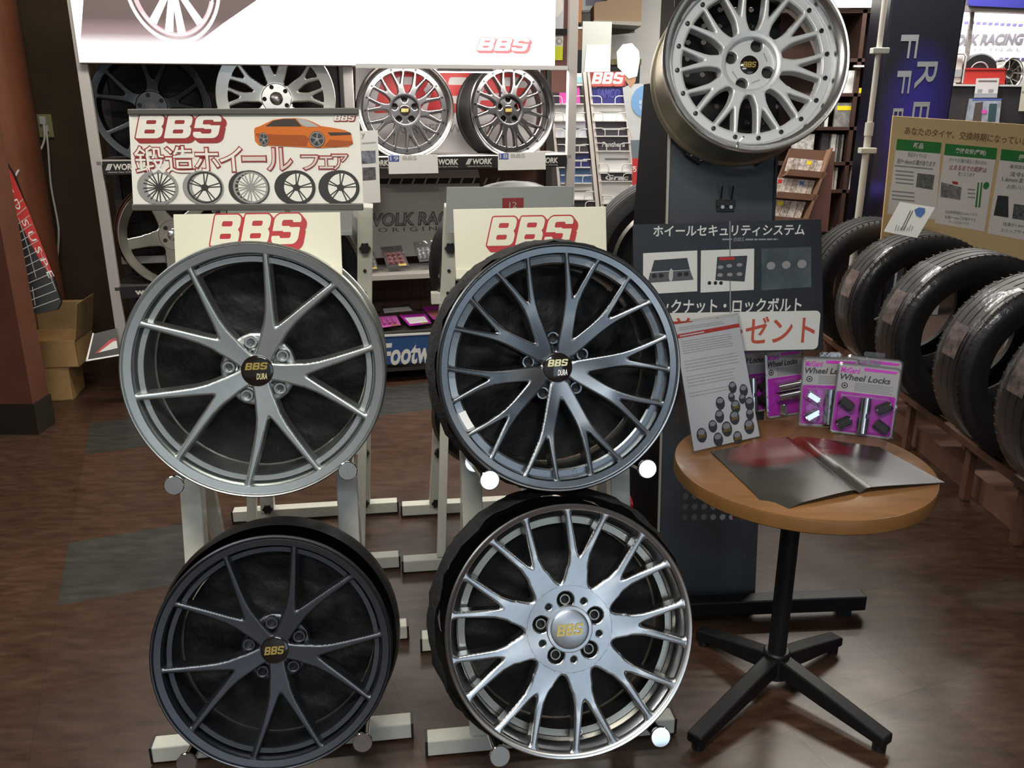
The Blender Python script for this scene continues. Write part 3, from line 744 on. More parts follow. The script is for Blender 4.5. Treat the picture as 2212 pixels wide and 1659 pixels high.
# grey board on the rear rack
pC = PL(at(1100, 430, 2.78), RY2, 0)
g = thing('grey_board', 'plain grey board with red square marked 12 behind the cream placard', 'board', mat=pC.M)
slab(pC, 'board', [(965, 404), (1239, 402), (1233, 500), (962, 505)], -0.004, 0, greyb, g, bev=0.002)
slab(pC, 'red_square', [(1085, 428), (1131, 427), (1131, 470), (1085, 471)], 0.0, 0.001, M('dull_red', (0.28, 0.03, 0.03), 0.5), g)
pxtext(pC, g, '12', (1100, 436, 1116, 449), 0.0015, lgrey)
pC2 = PL(at(700, 480, 2.74), RY1, 0)
g = thing('grey_board', 'plain grey board behind the left cream placard', 'board', mat=pC2.M)
slab(pC2, 'board', [(490, 420), (763, 418), (761, 508), (492, 512)], -0.004, 0, greyb, g, bev=0.002)
slab(pC2, 'fold_lip', [(490, 500), (761, 497), (761, 508), (492, 512)], 0.0, 0.008, greyb, g, bev=0.002)

# fair sign
pF = PL(at(535, 350, 2.02), 4.5, 3)
fs = thing('fair_sign', 'white wheel fair sign with orange car and five wheels in grey rails', 'sign', mat=pF.M)
fsw = M('sign_white', (0.80, 0.78, 0.71), 0.4)
slab(pF, 'panel', [(278, 240), (775, 236), (786, 448), (288, 450)], -0.004, 0, fsw, fs)
railm = M('sign_rail', (0.10, 0.095, 0.085), 0.45, 0.3)
slab(pF, 'rail', [(277, 236), (774, 233), (775, 247), (278, 248)], -0.008, 0.008, railm, fs, bev=0.002)
slab(pF, 'rail', [(286, 441), (784, 439), (785, 454), (287, 455)], -0.008, 0.008, railm, fs, bev=0.002)
for u in (480, 620):
    x, y = pF.l(u, 450); MB().bar((x, y, -0.006), (x, y - 0.12, -0.006), 0.012, 0.004, (0, 0, 1)).build('support_rod', steel, fs)
logo(fs, pF.rect(288, 249, 489, 308), 0.001, fsw, M('maroon', (0.30, 0.03, 0.03), 0.5))
logo(fs, pF.rect(720, 248, 769, 263), 0.001, fsw, M('maroon', (0.30, 0.03, 0.03), 0.5))
mar = M('maroon', (0.3, 0.03, 0.03), 0.5)
pkf = M('pale_pink_print', (0.66, 0.56, 0.52), 0.5)
for body, bx, inner in (('鍛', (292, 316, 355, 374), fsw), ('造', (358, 316, 420, 374), fsw), ('ホ', (421, 320, 474, 370), fsw), ('イ', (475, 318, 524, 370), fsw), ('ー', (524, 338, 574, 348), pkf), ('ル', (577, 320, 631, 368), pkf),
                        ('フ', (652, 336, 688, 366), pkf), ('ェ', (690, 338, 720, 364), pkf), ('ア', (718, 334, 752, 366), pkf)):
    sk = 12 if body == 'ー' else 0
    x = 5
    pxtext(pF, fs, body, (bx[0] - 3, bx[1] - 3, bx[2] + 3, bx[3] + 3), 0.001, mar, bold=0.045)
    pxtext(pF, fs, body, bx, 0.0022, inner, bold=0.004)
# the printed car
orange = M('car_orange', (0.62, 0.15, 0.015), 0.4); dkor = M('car_shade', (0.36, 0.075, 0.01), 0.4)
car = slab(pF, 'car_print', [(549, 282), (551, 276), (563, 272), (575, 266), (590, 259), (610, 256), (640, 255), (662, 258), (678, 264), (693, 272), (720, 276), (745, 281), (758, 287), (761, 300), (763, 310), (752, 317), (720, 318), (690, 320), (600, 315), (560, 314), (551, 304)], 0.001, 0.0016, orange, fs)
slab(pF, 'car_shade', [(552, 288), (600, 291), (660, 292), (668, 300), (662, 316), (600, 314), (580, 312), (578, 296), (556, 296)], 0.0018, 0.002, dkor, car)
slab(pF, 'car_glass', [(574, 273), (590, 261), (612, 257), (638, 257), (652, 273), (640, 273)], 0.0018, 0.0022, M('glass_print', (0.05, 0.035, 0.03), 0.4), car)
slab(pF, 'windscreen', [(640, 256), (662, 259), (680, 268), (690, 274), (662, 274), (652, 270)], 0.0018, 0.0022, M('screen_print', (0.42, 0.42, 0.41), 0.4), car)
slab(pF, 'grille', [(708, 286), (756, 286), (760, 291), (714, 293)], 0.0018, 0.0022, M('glass_print', (0.05, 0.035, 0.03), 0.4), car)
slab(pF, 'bumper_shade', [(712, 302), (762, 305), (760, 312), (724, 318), (700, 316)], 0.0018, 0.0022, dkor, car)
dk = M('wheel_print', (0.035, 0.035, 0.032), 0.5); mid = M('wheel_print_mid', (0.28, 0.28, 0.27), 0.5)
def print_wheel(pl, parent, cu, cv, rx, ry, body, ring, spokes, n, back=(0, 0, 0, 0), zz=0.0022, offs=10):
    """a wheel as flat print: shaded barrel, pale ring, dark opening, spokes"""
    X, Y = pl.l(cu, cv); k = abs(pl.l(cu + 1, cv)[0] - X); rx *= k; ry *= k
    o = MB()
    if back[2]: o.prism(ell(X + back[0] * k, Y + back[1] * k, back[2] * k, back[3] * k), zz - 0.0004, zz)
    o.prism(ell(X, Y, rx, ry), zz - 0.0004, zz + 0.0001)
    o = o.build('wheel_print', body, parent)
    r = MB()
    p = ell(X, Y, rx * 0.93, ry * 0.93); q_ = ell(X, Y, rx * 0.82, ry * 0.82); m = len(p)
    r.add([(x, y, zz + 0.0004) for x, y in p + q_], [(i, (i + 1) % m, m + (i + 1) % m, m + i) for i in range(m)]); r.build('ring_print', ring, o)
    s_ = MB()
    for i in range(n):
        t = rad(offs + 360 / n * i)
        for d in (-0.13, 0.13):
            x1, y1 = X + rx * 0.86 * math.cos(t + d), Y + ry * 0.86 * math.sin(t + d); dx, dy = -math.sin(t) * rx * 0.035, math.cos(t) * ry * 0.035
            s_.add([(X + dx, Y + dy, zz + 0.0005), (X - dx, Y - dy, zz + 0.0005), (x1 - dx, y1 - dy, zz + 0.0005), (x1 + dx, y1 + dy, zz + 0.0005)], [(0, 1, 2, 3)])
    s_.prism(ell(X, Y, rx * 0.2, ry * 0.2), zz + 0.0004, zz + 0.0007); s_.build('spoke_print', spokes, o)
    return o
print_wheel(pF, car, 570, 301, 11, 14, dk, mid, mid, 5, zz=0.0026); print_wheel(pF, car, 685, 301, 17, 17, dk, mid, mid, 5, zz=0.0026)
for cu, n, bodym, op, spm in ((345, 10, mid, fsw, dk), (443, 5, mid, fsw, dk), (542, 10, dk, fsw, mid), (641, 5, dk, fsw, dk), (736, 5, dk, fsw, dk)):
    o = print_wheel(pF, fs, cu, 405, 41, 37, bodym, dk if n == 5 else mid, spm, n, (-8, 0, 40, 36))
    X, Y = pF.l(cu + 4, 405); k = abs(pF.l(cu + 1, 405)[0] - pF.l(cu, 405)[0])
    MB().prism(ell(X, Y, 31 * k, 30 * k), 0.0023, 0.0025).build('opening_print', op, o)

# ================================================================== dark tower with its wheel brackets
tw = thing('display_tower', 'dark steel display tower with punched holes behind the round table', 'display stand', (0.63, 2.4, 0))
pT = PL((0.63, 2.40, 0.0), 0, 9.3)
me_ = pT.M
XL, XR, ZT = -0.16, 0.15, 1.50
def tower_sheet():
    """front sheet with a field of round punched holes near the bottom"""
    hc = []; hx0, hx1 = pT.l(1492, 1050)[0], pT.l(1625, 1050)[0]
    for i in range(8):
        for j in range(6): hc.append((hx0 + (hx1 - hx0) * (i - 0.5) / 6.5, 0.315 + 0.034 * j))
    def dom(X, Y):
        d = np.full(np.shape(X), -1.0)
        for x, y in hc: d = np.maximum(d, 0.0098 - np.hypot(X - x, Y - y))
        return d
    lo = min(y for x, y in hc) - 0.02; hi = max(y for x, y in hc) + 0.02
    full = lambda X, Y: np.maximum(dom(X, Y), np.maximum(np.maximum(XL - X, X - XR), np.maximum(lo - Y, Y - hi)))
    return full, lo, hi
fd, lo, hi = tower_sheet()
me = sdf_mesh('punched_panel', fd, fd, ZERO, (XL - 0.01, lo - 0.01, XR + 0.01, hi + 0.01), 0.0035, 0, 0.004, darkblue)
o = link('punched_panel', me, None, tw); o.matrix_basis = Matrix.Translation((-0.63, -2.4, 0)) @ pT.M
b = MB().box(((XL + XR) / 2, (hi + ZT) / 2, -0.002), (XR - XL, ZT - hi, 0.004)).build('front_panel', darkblue, tw); b.matrix_basis = o.matrix_basis.copy()
b = MB().box(((XL + XR) / 2, lo / 2, -0.002), (XR - XL, lo, 0.004)).build('lower_panel', darkblue, tw); b.matrix_basis = o.matrix_basis.copy()
def up_dom(X, Y):
    gx = np.mod(X - XL - 0.02, 0.045) - 0.0225; gy = np.mod(Y - 1.5, 0.045) - 0.0225
    return np.maximum(0.0075 - np.hypot(gx, gy), np.maximum(np.maximum(XL - X, X - XR), np.maximum(1.5 - Y, Y - 1.95)))
me = sdf_mesh('punched_panel', up_dom, up_dom, ZERO, (XL - 0.01, 1.49, XR + 0.01, 1.96), 0.0035, 0, 0.004, blackmt)
b = link('punched_panel', me, None, tw); b.matrix_basis = o.matrix_basis.copy()
sd = MB()
x0 = XL - 0.006
sd.add([(x0, 0.0, 0.0), (x0, 1.15, 0.0), (x0, 0.80, 1.62), (x0, 0.262, 1.62), (x0 + 0.004, 0.0, 0.0), (x0 + 0.004, 1.15, 0.0), (x0 + 0.004, 0.80, 1.62), (x0 + 0.004, 0.262, 1.62)],
       [(0, 1, 2, 3), (7, 6, 5, 4), (0, 4, 5, 1), (1, 5, 6, 2), (2, 6, 7, 3), (3, 7, 4, 0)]); sd.build('side_panel', M('matt_black_sheet', (0.006, 0.006, 0.007), 0.85, spec=0.1), tw)
MB().bar((x0, -0.002, 0.0), (x0, 0.262, 1.62), 0.006, 0.012, (0, 1, 0)).build('edge_strip', M('bare_edge', (0.4, 0.38, 0.35), 0.4), tw)
MB().bar((XR + 0.004, 0.06, 0.03), (XR + 0.004, 0.262, 1.62), 0.008, 0.03, (0, 1, 0)).build('edge_strip', blackmt, tw)
pr = atz(1868, 1336) - Vector((0.63, 2.4, 0)); pq = atz(1500, 1352) - Vector((0.63, 2.4, 0))
fb = MB().bar((pq.x - 0.05, pq.y + 0.03, 0.05), (pr.x, pr.y + 0.03, 0.05), 0.05, 0.05).build('floor_bar', blackmt, tw, bev=0.004)
MB().box((pr.x - 0.06, pr.y + 0.03, 0.012), (0.04, 0.04, 0.024)).build('foot', blackpl, fb)
# brackets with bolts that hold the rear rim
boltm = M('bright_bolt', (0.7, 0.7, 0.7), 0.2, 1.0)
for (cu, cv, rl, bolts) in ((1497, 340, -32, [(1489, 337), (1509, 347)]), (1641, 343, 32, [(1628, 345), (1649, 336)])):
    x, y = pT.l(cu, cv); q2 = Matrix.Rotation(rad(rl), 3, 'Z')
    b = MB().box((x, y, 0.018), (0.052, 0.024, 0.03), None); b = MB(); b.box((0, 0, 0), (0.052, 0.024, 0.03), q2)
    bo = b.build('rim_bracket', blackmt, tw, bev=0.003); bo.matrix_basis = Matrix.Translation((-0.63, -2.4, 0)) @ pT.M @ Matrix.Translation((x, y, 0.018))
    for bu, bv in bolts:
        X, Y = pT.l(bu, bv)
        MB().cyl((X - x, Y - y, 0.015), (X - x, Y - y, 0.0185), 0.0045, 14).cyl((X - x, Y - y, 0.0185), (X - x, Y - y, 0.0195), 0.002, 10).build('bolt', boltm, bo)
x, y = pT.l(1567, 430)
b = MB().box((0, -0.012, 0.006), (0.056, 0.02, 0.012)).bar((-0.016, 0, 0.008), (-0.016, 0.036, 0.026), 0.004, 0.006).bar((0.016, 0, 0.008), (0.016, 0.036, 0.026), 0.004, 0.006)
hk = b.build('hook_plate', blackmt, tw, bev=0.001); hk.matrix_basis = Matrix.Translation((-0.63, -2.4, 0)) @ pT.M @ Matrix.Translation((x, y, 0))
for dx in (-0.011, 0.014): MB().cyl((dx, -0.024, 0.01), (dx, -0.024, 0.015), 0.0055, 16).build('bolt', boltm, hk)
MB().box((0, -0.026, 0.004), (0.052, 0.02, 0.008)).build('bolt_plate', blackmt, hk)
for z, xx in ((0.16, -0.11), (0.17, -0.08), (0.17, 0.08), (0.19, 0.11)):
    d = MB().cyl((xx, z, 0), (xx, z, 0.0015), 0.004, 12).build('screw', M('dull_screw', (0.1, 0.1, 0.1), 0.4, 0.8), tw); d.matrix_basis = Matrix.Translation((-0.63, -2.4, 0)) @ pT.M
# red crate-like bar and pale bar on the floor behind the tower
tag(MB().box((0.66, 3.02, 0.05), (0.46, 0.08, 0.10)).build('red_floor_bar', M('red_plastic', (0.45, 0.02, 0.02), 0.4), None, bev=0.01), 'red plastic bar on the floor behind the dark tower', 'bar')

wbx = thing('added_white_bin', 'added white open bin to brighten the punched holes of the dark tower', 'bin', (0.63, 2.78, 0))  # bin added only to brighten what shows through the punched holes
wbm = M('bin_white', (0.8, 0.8, 0.78), 0.4)
MB().box((0, 0, 0.30), (0.30, 0.01, 0.60), Matrix.Rotation(rad(-14), 3, 'X')).build('front_wall', wbm, wbx); MB().box((0, 0.17, 0.23), (0.30, 0.01, 0.44)).build('back_wall', wbm, wbx)
for sx in (-1, 1): MB().box((sx * 0.15, 0.08, 0.2), (0.01, 0.18, 0.4)).build('side_wall', wbm, wbx)
MB().box((0, 0.08, 0.005), (0.30, 0.18, 0.01)).build('bottom', wbm, wbx)
def tyre_mesh(R, wd, ri, name='tyre', grooves=4, n=120):
    """tyre section turned about z with circumferential grooves and shoulder slots"""
    h = wd / 2; pr = [(ri, -h * 0.72), (ri + 0.012, -h * 0.80), (ri + (R - ri) * 0.45, -h * 1.0), (R - 0.03, -h * 0.97), (R - 0.012, -h * 0.88)]
    top = []
    gw = 0.008
    xs = [h * 0.82 * (-1 + 2 * (i + 0.5) / grooves) for i in range(grooves)]
    top.append((R - 0.004, -h * 0.80))
    for x in xs:
        crown = lambda z: R - 0.006 * (z / h) ** 2
        top += [(crown(x - gw), x - gw / 2), (R - 0.011, x - gw / 2 + 0.001), (R - 0.011, x + gw / 2 - 0.001), (crown(x + gw), x + gw / 2)]
    top.append((R - 0.004, h * 0.80))
    prof = pr + top + [(r, -z) for r, z in pr[::-1]] + [(ri + 0.004, h * 0.55), (R - 0.03, h * 0.6), (R - 0.025, 0), (R - 0.03, -h * 0.6), (ri + 0.004, -h * 0.55)]
    return MB().lathe(prof, n).mesh(name, rubber, 34)
P = at(1455, 560, 3.5)
tyb = thing('tyre', 'black tyre with polished rim hung behind the dark tower', 'tyre', mat=PL((0.66, 3.62, 0.92), 0, 0).M)
link('tread_body', tyre_mesh(0.345, 0.23, 0.235), None, tyb)
MB().lathe([(0.236, -0.09), (0.25, -0.095), (0.25, 0.1), (0.236, 0.105), (0.222, 0.09), (0.2, 0.03), (0.2, -0.03), (0.222, -0.085)], 80).build('rim', M('satin_rim', (0.5, 0.48, 0.45), 0.25, 1.0), tyb, 35)
MB().lathe([(0.0005, 0.0), (0.205, 0.0), (0.205, -0.02), (0.0005, -0.02)], 48).build('rim_center', blackmt, tyb)

# security system poster on the tower
pS = PL(at(1570, 610, 2.33), 4.0, 4)
ps = thing('security_poster', 'dark laminated wheel security poster with white letters', 'poster', mat=pS.M)
pdark = M('poster_dark', (0.012, 0.013, 0.015), 0.3, 0, 0.5, 3.0, spec=0.4); psw = M('poster_white', (0.62, 0.62, 0.60), 0.35)
slab(pS, 'sheet', [(1367, 486), (1774, 473), (1779, 756), (1372, 772)], -0.003, 0, pdark, ps)
pxtext(pS, ps, 'ホイールセキュリティシステム', (1411, 486, 1738, 510), 0.0008, psw, bold=0.02)
lines(pS, ps, [(1560, 513, 1582, 521, 1), (1610, 513, 1690, 521, 1)], 0.0006, greyp); pxtext(pS, ps, 'BBS', (1585, 513, 1607, 521), 0.0008, greyp)
ph = []
for q4, mt in (([(1389, 547), (1506, 541), (1506, 629), (1389, 636)], psw), ([(1514, 541), (1629, 537), (1628, 626), (1513, 632)], psw), ([(1644, 537), (1752, 533), (1752, 620), (1644, 627)], M('photo_slate', (0.05, 0.065, 0.07), 0.35, 0, 0.7, 6))):
    ph.append(slab(pS, 'photo', q4, 0.0005, 0.001, mt, ps))
casem = M('case_print', (0.03, 0.034, 0.04), 0.4); casem2 = M('case_print_light', (0.075, 0.08, 0.085), 0.4)
slab(pS, 'case_lid', [(1413, 562), (1484, 557), (1490, 582), (1406, 587)], 0.0012, 0.0016, casem, ph[0])
slab(pS, 'case_tray', [(1404, 589), (1490, 583), (1498, 604), (1399, 611)], 0.0012, 0.0016, casem2, ph[0])
for uu in (1413, 1428, 1468, 1482): MB().prism(ell(*pS.l(uu, 596 - (uu - 1410) * 0.06), 0.007, 0.006), 0.0018, 0.002).build('nut_print', black, ph[0])
MB().prism(ell(*pS.l(1449, 594), 0.006, 0.018), 0.0018, 0.002).build('key_print', lgrey, ph[0])
slab(pS, 'pack_print', [(1549, 555), (1614, 552), (1608, 608), (1545, 605)], 0.0012, 0.0016, casem, ph[1])
slab(pS, 'pack_label', [(1553, 556), (1586, 555), (1586, 561), (1553, 562)], 0.0018, 0.002, red, ph[1])
for uu, vv in ((1556, 577), (1575, 574), (1597, 572), (1555, 594), (1576, 593), (1597, 592)): MB().prism(ell(*pS.l(uu, vv), 0.008, 0.005), 0.0018, 0.002).build('nut_print', greyp, ph[1])
for uu in (1532, 1545, 1557): MB().prism(ell(*pS.l(uu, 611), 0.005, 0.005), 0.0018, 0.002).build('nut_print', black, ph[1])
for uu, vv, rx in ((1665, 574, 0.012), (1698, 572, 0.012), (1732, 570, 0.013)): MB().prism(ell(*pS.l(uu, vv), rx, rx * 0.9), 0.0012, 0.0016).build('nut_print', greyp, ph[2])
pxtext(pS, ps, 'ロックナット・ロックボルト', (1398, 645, 1731, 676), 0.0008, psw, bold=0.02)
x0_, y0_, x1_, y1_ = pS.rect(1380, 674, 1769, 758)
MB().prism(rr_pts(x0_, y0_, x1_, y1_, 0.014), 0.0006, 0.0012).build('white_banner', psw, ps)
pxtext(pS, ps, '装着プレゼント', (1394, 684, 1760, 746), 0.0016, M('banner_red', (0.46, 0.07, 0.04), 0.45), bold=0.012)
slab(pS, 'fold_crease', [(1575, 478), (1577.5, 478), (1578.5, 676), (1576, 676)], 0.0012, 0.0016, greyp, ps)

# ================================================================== round table and what stands on it
ZTB = 0.667
tbx, tby = 0.752, 2.055
tbl = thing('round_table', 'small round wooden table on a black four footed pedestal', 'table', (tbx, tby, 0))
woodt = M('table_wood', (0.27, 0.13, 0.05), 0.3, 0, 0.18, 7, 0.03, 40, coat=0.35, stretch=(1, 7, 1)); woode = M('table_edge', (0.2, 0.095, 0.03), 0.35, 0, 0.15, 9)
RT = 0.325
MB().lathe([(0.0005, ZTB), (RT - 0.004, ZTB), (RT - 0.001, ZTB - 0.002), (RT - 0.001, ZTB - 0.006), (0.0005, ZTB - 0.006)], 96).build('table_top', woodt, tbl, 35)
MB().lathe([(RT - 0.001, ZTB - 0.005), (RT, ZTB - 0.007), (RT, ZTB - 0.036), (RT - 0.003, ZTB - 0.039), (0.0005, ZTB - 0.039), (0.0005, ZTB - 0.006)], 96).build('edge_band', woode, tbl, 35)
bx_, by_ = 0.735 - tbx, 2.035 - tby
MB().cyl((bx_, by_, 0.07), (bx_, by_, ZTB - 0.045), 0.0245, 32).build('column', blackmt, tbl, 40)
MB().lathe([(0.0005, ZTB - 0.039), (0.13, ZTB - 0.039), (0.13, ZTB - 0.045), (0.05, ZTB - 0.056), (0.0005, ZTB - 0.056)], 40).build('mount_plate', blackmt, tbl, 30)
MB().lathe([(0.0005, 0.115), (0.032, 0.115), (0.036, 0.11), (0.036, 0.035), (0.0005, 0.035)], 32).build('hub_block', blackmt, tbl, 35).location = (bx_, by_, 0)
for (u, v) in ((1918, 1606), (1807, 1383), (1498, 1603), (1512, 1368)):
    e = atz(u, v, 0.03) - Vector((tbx, tby, 0)); d = Vector((e.x - bx_, e.y - by_, 0)).normalized(); s_ = Vector((-d.y, d.x, 0))
    b = MB(); vs = []
    for t, zt_, zb_, wd in ((0.02, 0.105, 0.05, 0.044), (0.5, 0.08, 0.034, 0.044), (1.0, 0.05, 0.022, 0.044)):
        p = Vector((bx_, by_, 0)).lerp(Vector((e.x, e.y, 0)), t)
        for sg, z in ((-1, zb_), (1, zb_), (1, zt_), (-1, zt_)): vs.append(p + s_ * (sg * wd / 2) + Vector((0, 0, z)))
    fs_ = [(0, 1, 2, 3), (11, 10, 9, 8)] + [(k * 4 + i, k * 4 + (i + 1) % 4, k * 4 + 4 + (i + 1) % 4, k * 4 + 4 + i) for k in range(2) for i in range(4)]
    lg = b.add(vs, fs_).build('leg', blackmt, tbl, bev=0.005)
    p = Vector((bx_, by_, 0)).lerp(Vector((e.x, e.y, 0)), 0.94)
    MB().cyl((p.x, p.y, 0.0), (p.x, p.y, 0.026), 0.017, 16).build('foot', blackpl, lg)

# blister packs of wheel locks
mag = M('pack_magenta', (0.36, 0.02, 0.36), 0.3); packgrey = M('pack_grey', (0.36, 0.35, 0.36), 0.35); mag2 = M('pack_magenta_bright', (0.55, 0.04, 0.5), 0.35)
nutdark = M('nut_dark', (0.03, 0.028, 0.028), 0.22, 0.6); nutchr = M('nut_chrome', (0.75, 0.77, 0.8), 0.12, 1.0)
def hexnut(parent, x, y, ang, L, r, mat, z=0.015):
    o = MB().cyl((-L / 2, 0, 0), (L / 2, 0, 0), r, 6).cyl((L / 2, 0, 0), (L / 2 + 0.004, 0, 0), r * 0.8, 12).cyl((-L / 2 - 0.003, 0, 0), (-L / 2, 0, 0), r * 0.92, 16).build('lug_nut', mat, parent, 40)
    o.location = (x, y, z); o.rotation_euler = (rad(15), 0, rad(ang)); return o
def lock_pack(label, P, yaw, tilt, style, W=0.157, Hh=0.197, roll=0):
    pl = PL(P, yaw, tilt, roll); p = thing('wheel_lock_pack', label, 'package', mat=pl.M, group='wheel lock packs on the table')
    MB().prism(rr_pts(0, 0, W, Hh, 0.012), -0.0015, 0).build('card', packgrey, p)
    hs = Hh * 0.60
    MB().prism(rr_pts(0.004, 0.006, W - 0.004, hs, 0.006), 0.0003, 0.0007).build('magenta_panel', mag, p)
    MB().prism([(W * 0.42, Hh - 0.016), (W - 0.012, Hh - 0.016), (W - 0.006, Hh - 0.009), (W * 0.42, Hh - 0.007)], 0.0003, 0.0007).build('color_band', mag2, p)
    text(p, 'McGard', (W * 0.05, Hh - 0.026, W * 0.36, Hh - 0.010), 0.0004, mag2, shear=0.1, bold=0.03)
    text(p, 'Wheel Locks', (W * 0.05, Hh - 0.046, W * 0.86, Hh - 0.029), 0.0004, M('print_charcoal', (0.03, 0.03, 0.03), 0.4), shear=0.2, bold=0.02)
    b = MB()
    for k in range(5):
        b.prism([(W * 0.30, Hh - 0.052 - 0.005 * k), (W * (0.92 - 0.05 * (k % 2)), Hh - 0.052 - 0.005 * k), (W * (0.92 - 0.05 * (k % 2)), Hh - 0.0545 - 0.005 * k), (W * 0.30, Hh - 0.0545 - 0.005 * k)], 0.0003, 0.0006)
    b.build('small_print', greyp, p)
    c = MB().prism(ell(W * 0.14, Hh - 0.062, 0.0085, 0.0085, 20), 0.0003, 0.0007).build('emblem', black, p)
    MB().prism(ell(W * 0.14, Hh - 0.062, 0.006, 0.006, 20), 0.0008, 0.001).build('emblem_ring', packgrey, c); MB().prism(ell(W * 0.14, Hh - 0.062, 0.0033, 0.0033, 6), 0.0011, 0.0013).build('emblem_core', black, c)
    cy = hs * 0.5
    if style in ('dark', 'chrome'):
        m1 = nutdark if style == 'dark' else nutchr
        for sx, sy in ((-1, 1), (1, 1), (-1, -1), (1, -1)):
            hexnut(p, W / 2 + sx * W * 0.30, cy + sy * hs * 0.22, (-32 if sx * sy < 0 else 32), 0.034, 0.0145, m1)
        MB().cyl((W / 2, cy + 0.006, 0.013), (W / 2, cy + 0.05, 0.013), 0.016, 24).cyl((W / 2, cy - 0.006, 0.013), (W / 2, cy + 0.006, 0.013), 0.011, 24).cyl((W / 2, cy - 0.05, 0.013), (W / 2, cy - 0.006, 0.013), 0.016, 24).build('key_socket', nutchr, p, 40)
    else:
        for k in (0, 1): MB().cyl((W * 0.22, cy + 0.030 - 0.028 * k, 0.013), (W * 0.86, cy + 0.034 - 0.028 * k, 0.013), 0.0125, 24).build('key_socket', nutchr, p, 40)
        hexnut(p, W * 0.36, cy - 0.034, 90, 0.024, 0.012, nutchr)
    # clear shell: rim, dome and hanging tab
    sh = MB().prism(rr_pts(-0.003, -0.003, W + 0.003, Hh + 0.003, 0.014), -0.004, -0.002).build('clear_back', clear, p)
    dm = MB(); A = rr_pts(0.010, 0.010, W - 0.010, hs - 0.004, 0.01); Bq = rr_pts(0.016, 0.016, W - 0.016, hs - 0.01, 0.01); n = len(A)
    dm.add([(x, y, 0.001) for x, y in A] + [(x, y, 0.033) for x, y in Bq], [(i, (i + 1) % n, n + (i + 1) % n, n + i) for i in range(n)] + [tuple(range(n, 2 * n))]); dm.build('clear_dome', clear, p)
    fr = MB(); A = rr_pts(-0.003, -0.003, W + 0.003, Hh + 0.003, 0.014); Bq = rr_pts(0.003, 0.003, W - 0.003, Hh - 0.003, 0.01); n = len(A)
    fr.add([(x, y, 0.002) for x, y in A] + [(x, y, 0.004) for x, y in Bq] + [(x, y, -0.003) for x, y in A], [(i, (i + 1) % n, n + (i + 1) % n, n + i) for i in range(n)] + [(i, 2 * n + i, 2 * n + (i + 1) % n, (i + 1) % n) for i in range(n)])
    fr.build('clear_rim', glassy('clear_rim', (0.75, 0.76, 0.77), 0.1, 0.15), p)
    tb_ = MB(); tb_.prism(rr_pts(W * 0.30, Hh + 0.002, W * 0.68, Hh + 0.016, 0.006), -0.003, -0.001); tb_.build('hang_tab', glassy('clear_rim', (0.75, 0.76, 0.77), 0.1, 0.15), p)
    return p
lock_pack('front wheel lock pack with four dark nuts, nearest the table edge', atz(1792, 933, ZTB + 0.003), -16, 14, 'dark', 0.163, 0.198, -2)
lock_pack('wheel lock pack with chrome nuts, second behind the dark nut pack', atz(1723, 916, ZTB + 0.003) + Vector((0, -0.012, 0)), -6, 12, 'chrome', 0.155, 0.198)
lock_pack('wheel lock pack with two chrome sockets and one nut, third from the table edge', atz(1660, 908, ZTB + 0.003) + Vector((0, 0.012, 0)), 20, 10, 'socket', 0.128, 0.198, 1)
lock_pack('wheel lock pack half hidden behind the clear leaflet holder', atz(1578, 897, ZTB + 0.003), 16, 10, 'dark', 0.135, 0.195, 1)
lock_pack('spare wheel lock pack tucked behind the dark nut pack', atz(1815, 918, ZTB + 0.003) + Vector((0.0, 0.02, 0.0)), -16, 12, 'chrome', 0.150, 0.198, -2)

# leaflet in a clear stand
A_ = atz(1500, 978, ZTB + 0.004); pLf = PL(A_, 28.3, 19)
lf = thing('leaflet_stand', 'clear leaflet stand with a sheet of black cap pictures on the table', 'leaflet stand', mat=pLf.M)
LW, LH = 0.232, 0.345
leafp = M('leaflet_paper', (0.62, 0.64, 0.67), 0.3)
MB().prism([(0, 0.004), (LW, 0.004), (LW * 0.94, LH), (-0.002, LH)], -0.001, 0).build('sheet', leafp, lf)
MB().prism([(-0.006, -0.002), (LW + 0.008, -0.002), (LW * 0.95 + 0.004, LH + 0.008), (-0.008, LH + 0.006)], 0.002, 0.004).build('clear_front', clear, lf)
MB().prism([(-0.006, -0.002), (LW + 0.008, -0.002), (LW * 0.95 + 0.004, LH + 0.008), (-0.008, LH + 0.006)], -0.005, -0.003).build('clear_back', clear, lf)
ft = MB().add([(0, 0.0, 0.004), (LW, 0.0, 0.004), (LW, -0.03, 0.075), (0, -0.03, 0.075), (0, -0.003, 0.004), (LW, -0.003, 0.004), (LW, -0.033, 0.075), (0, -0.033, 0.075)], [(0, 1, 2, 3), (7, 6, 5, 4), (0, 4, 5, 1), (2, 6, 7, 3), (0, 3, 7, 4), (1, 5, 6, 2)])
pr_ = MB().bar((LW * 0.2, 0.22, -0.005), (LW * 0.2, 0.075, -0.10), 0.06, 0.003, (0, 1, 0)); pr_.build('prop', clear, lf)
MB().prism([(-0.001, LH * 0.89), (LW * 0.945, LH * 0.905), (LW * 0.945, LH * 0.935), (-0.001, LH * 0.92)], 0.0003, 0.0006).build('red_stripe', M('leaf_red', (0.5, 0.06, 0.05), 0.4), lf)
MB().prism([(0.01, LH * 0.90), (LW * 0.4, LH * 0.905), (LW * 0.4, LH * 0.915), (0.01, LH * 0.91)], 0.0007, 0.0009).build('stripe_print', leafp, lf)
b = MB()
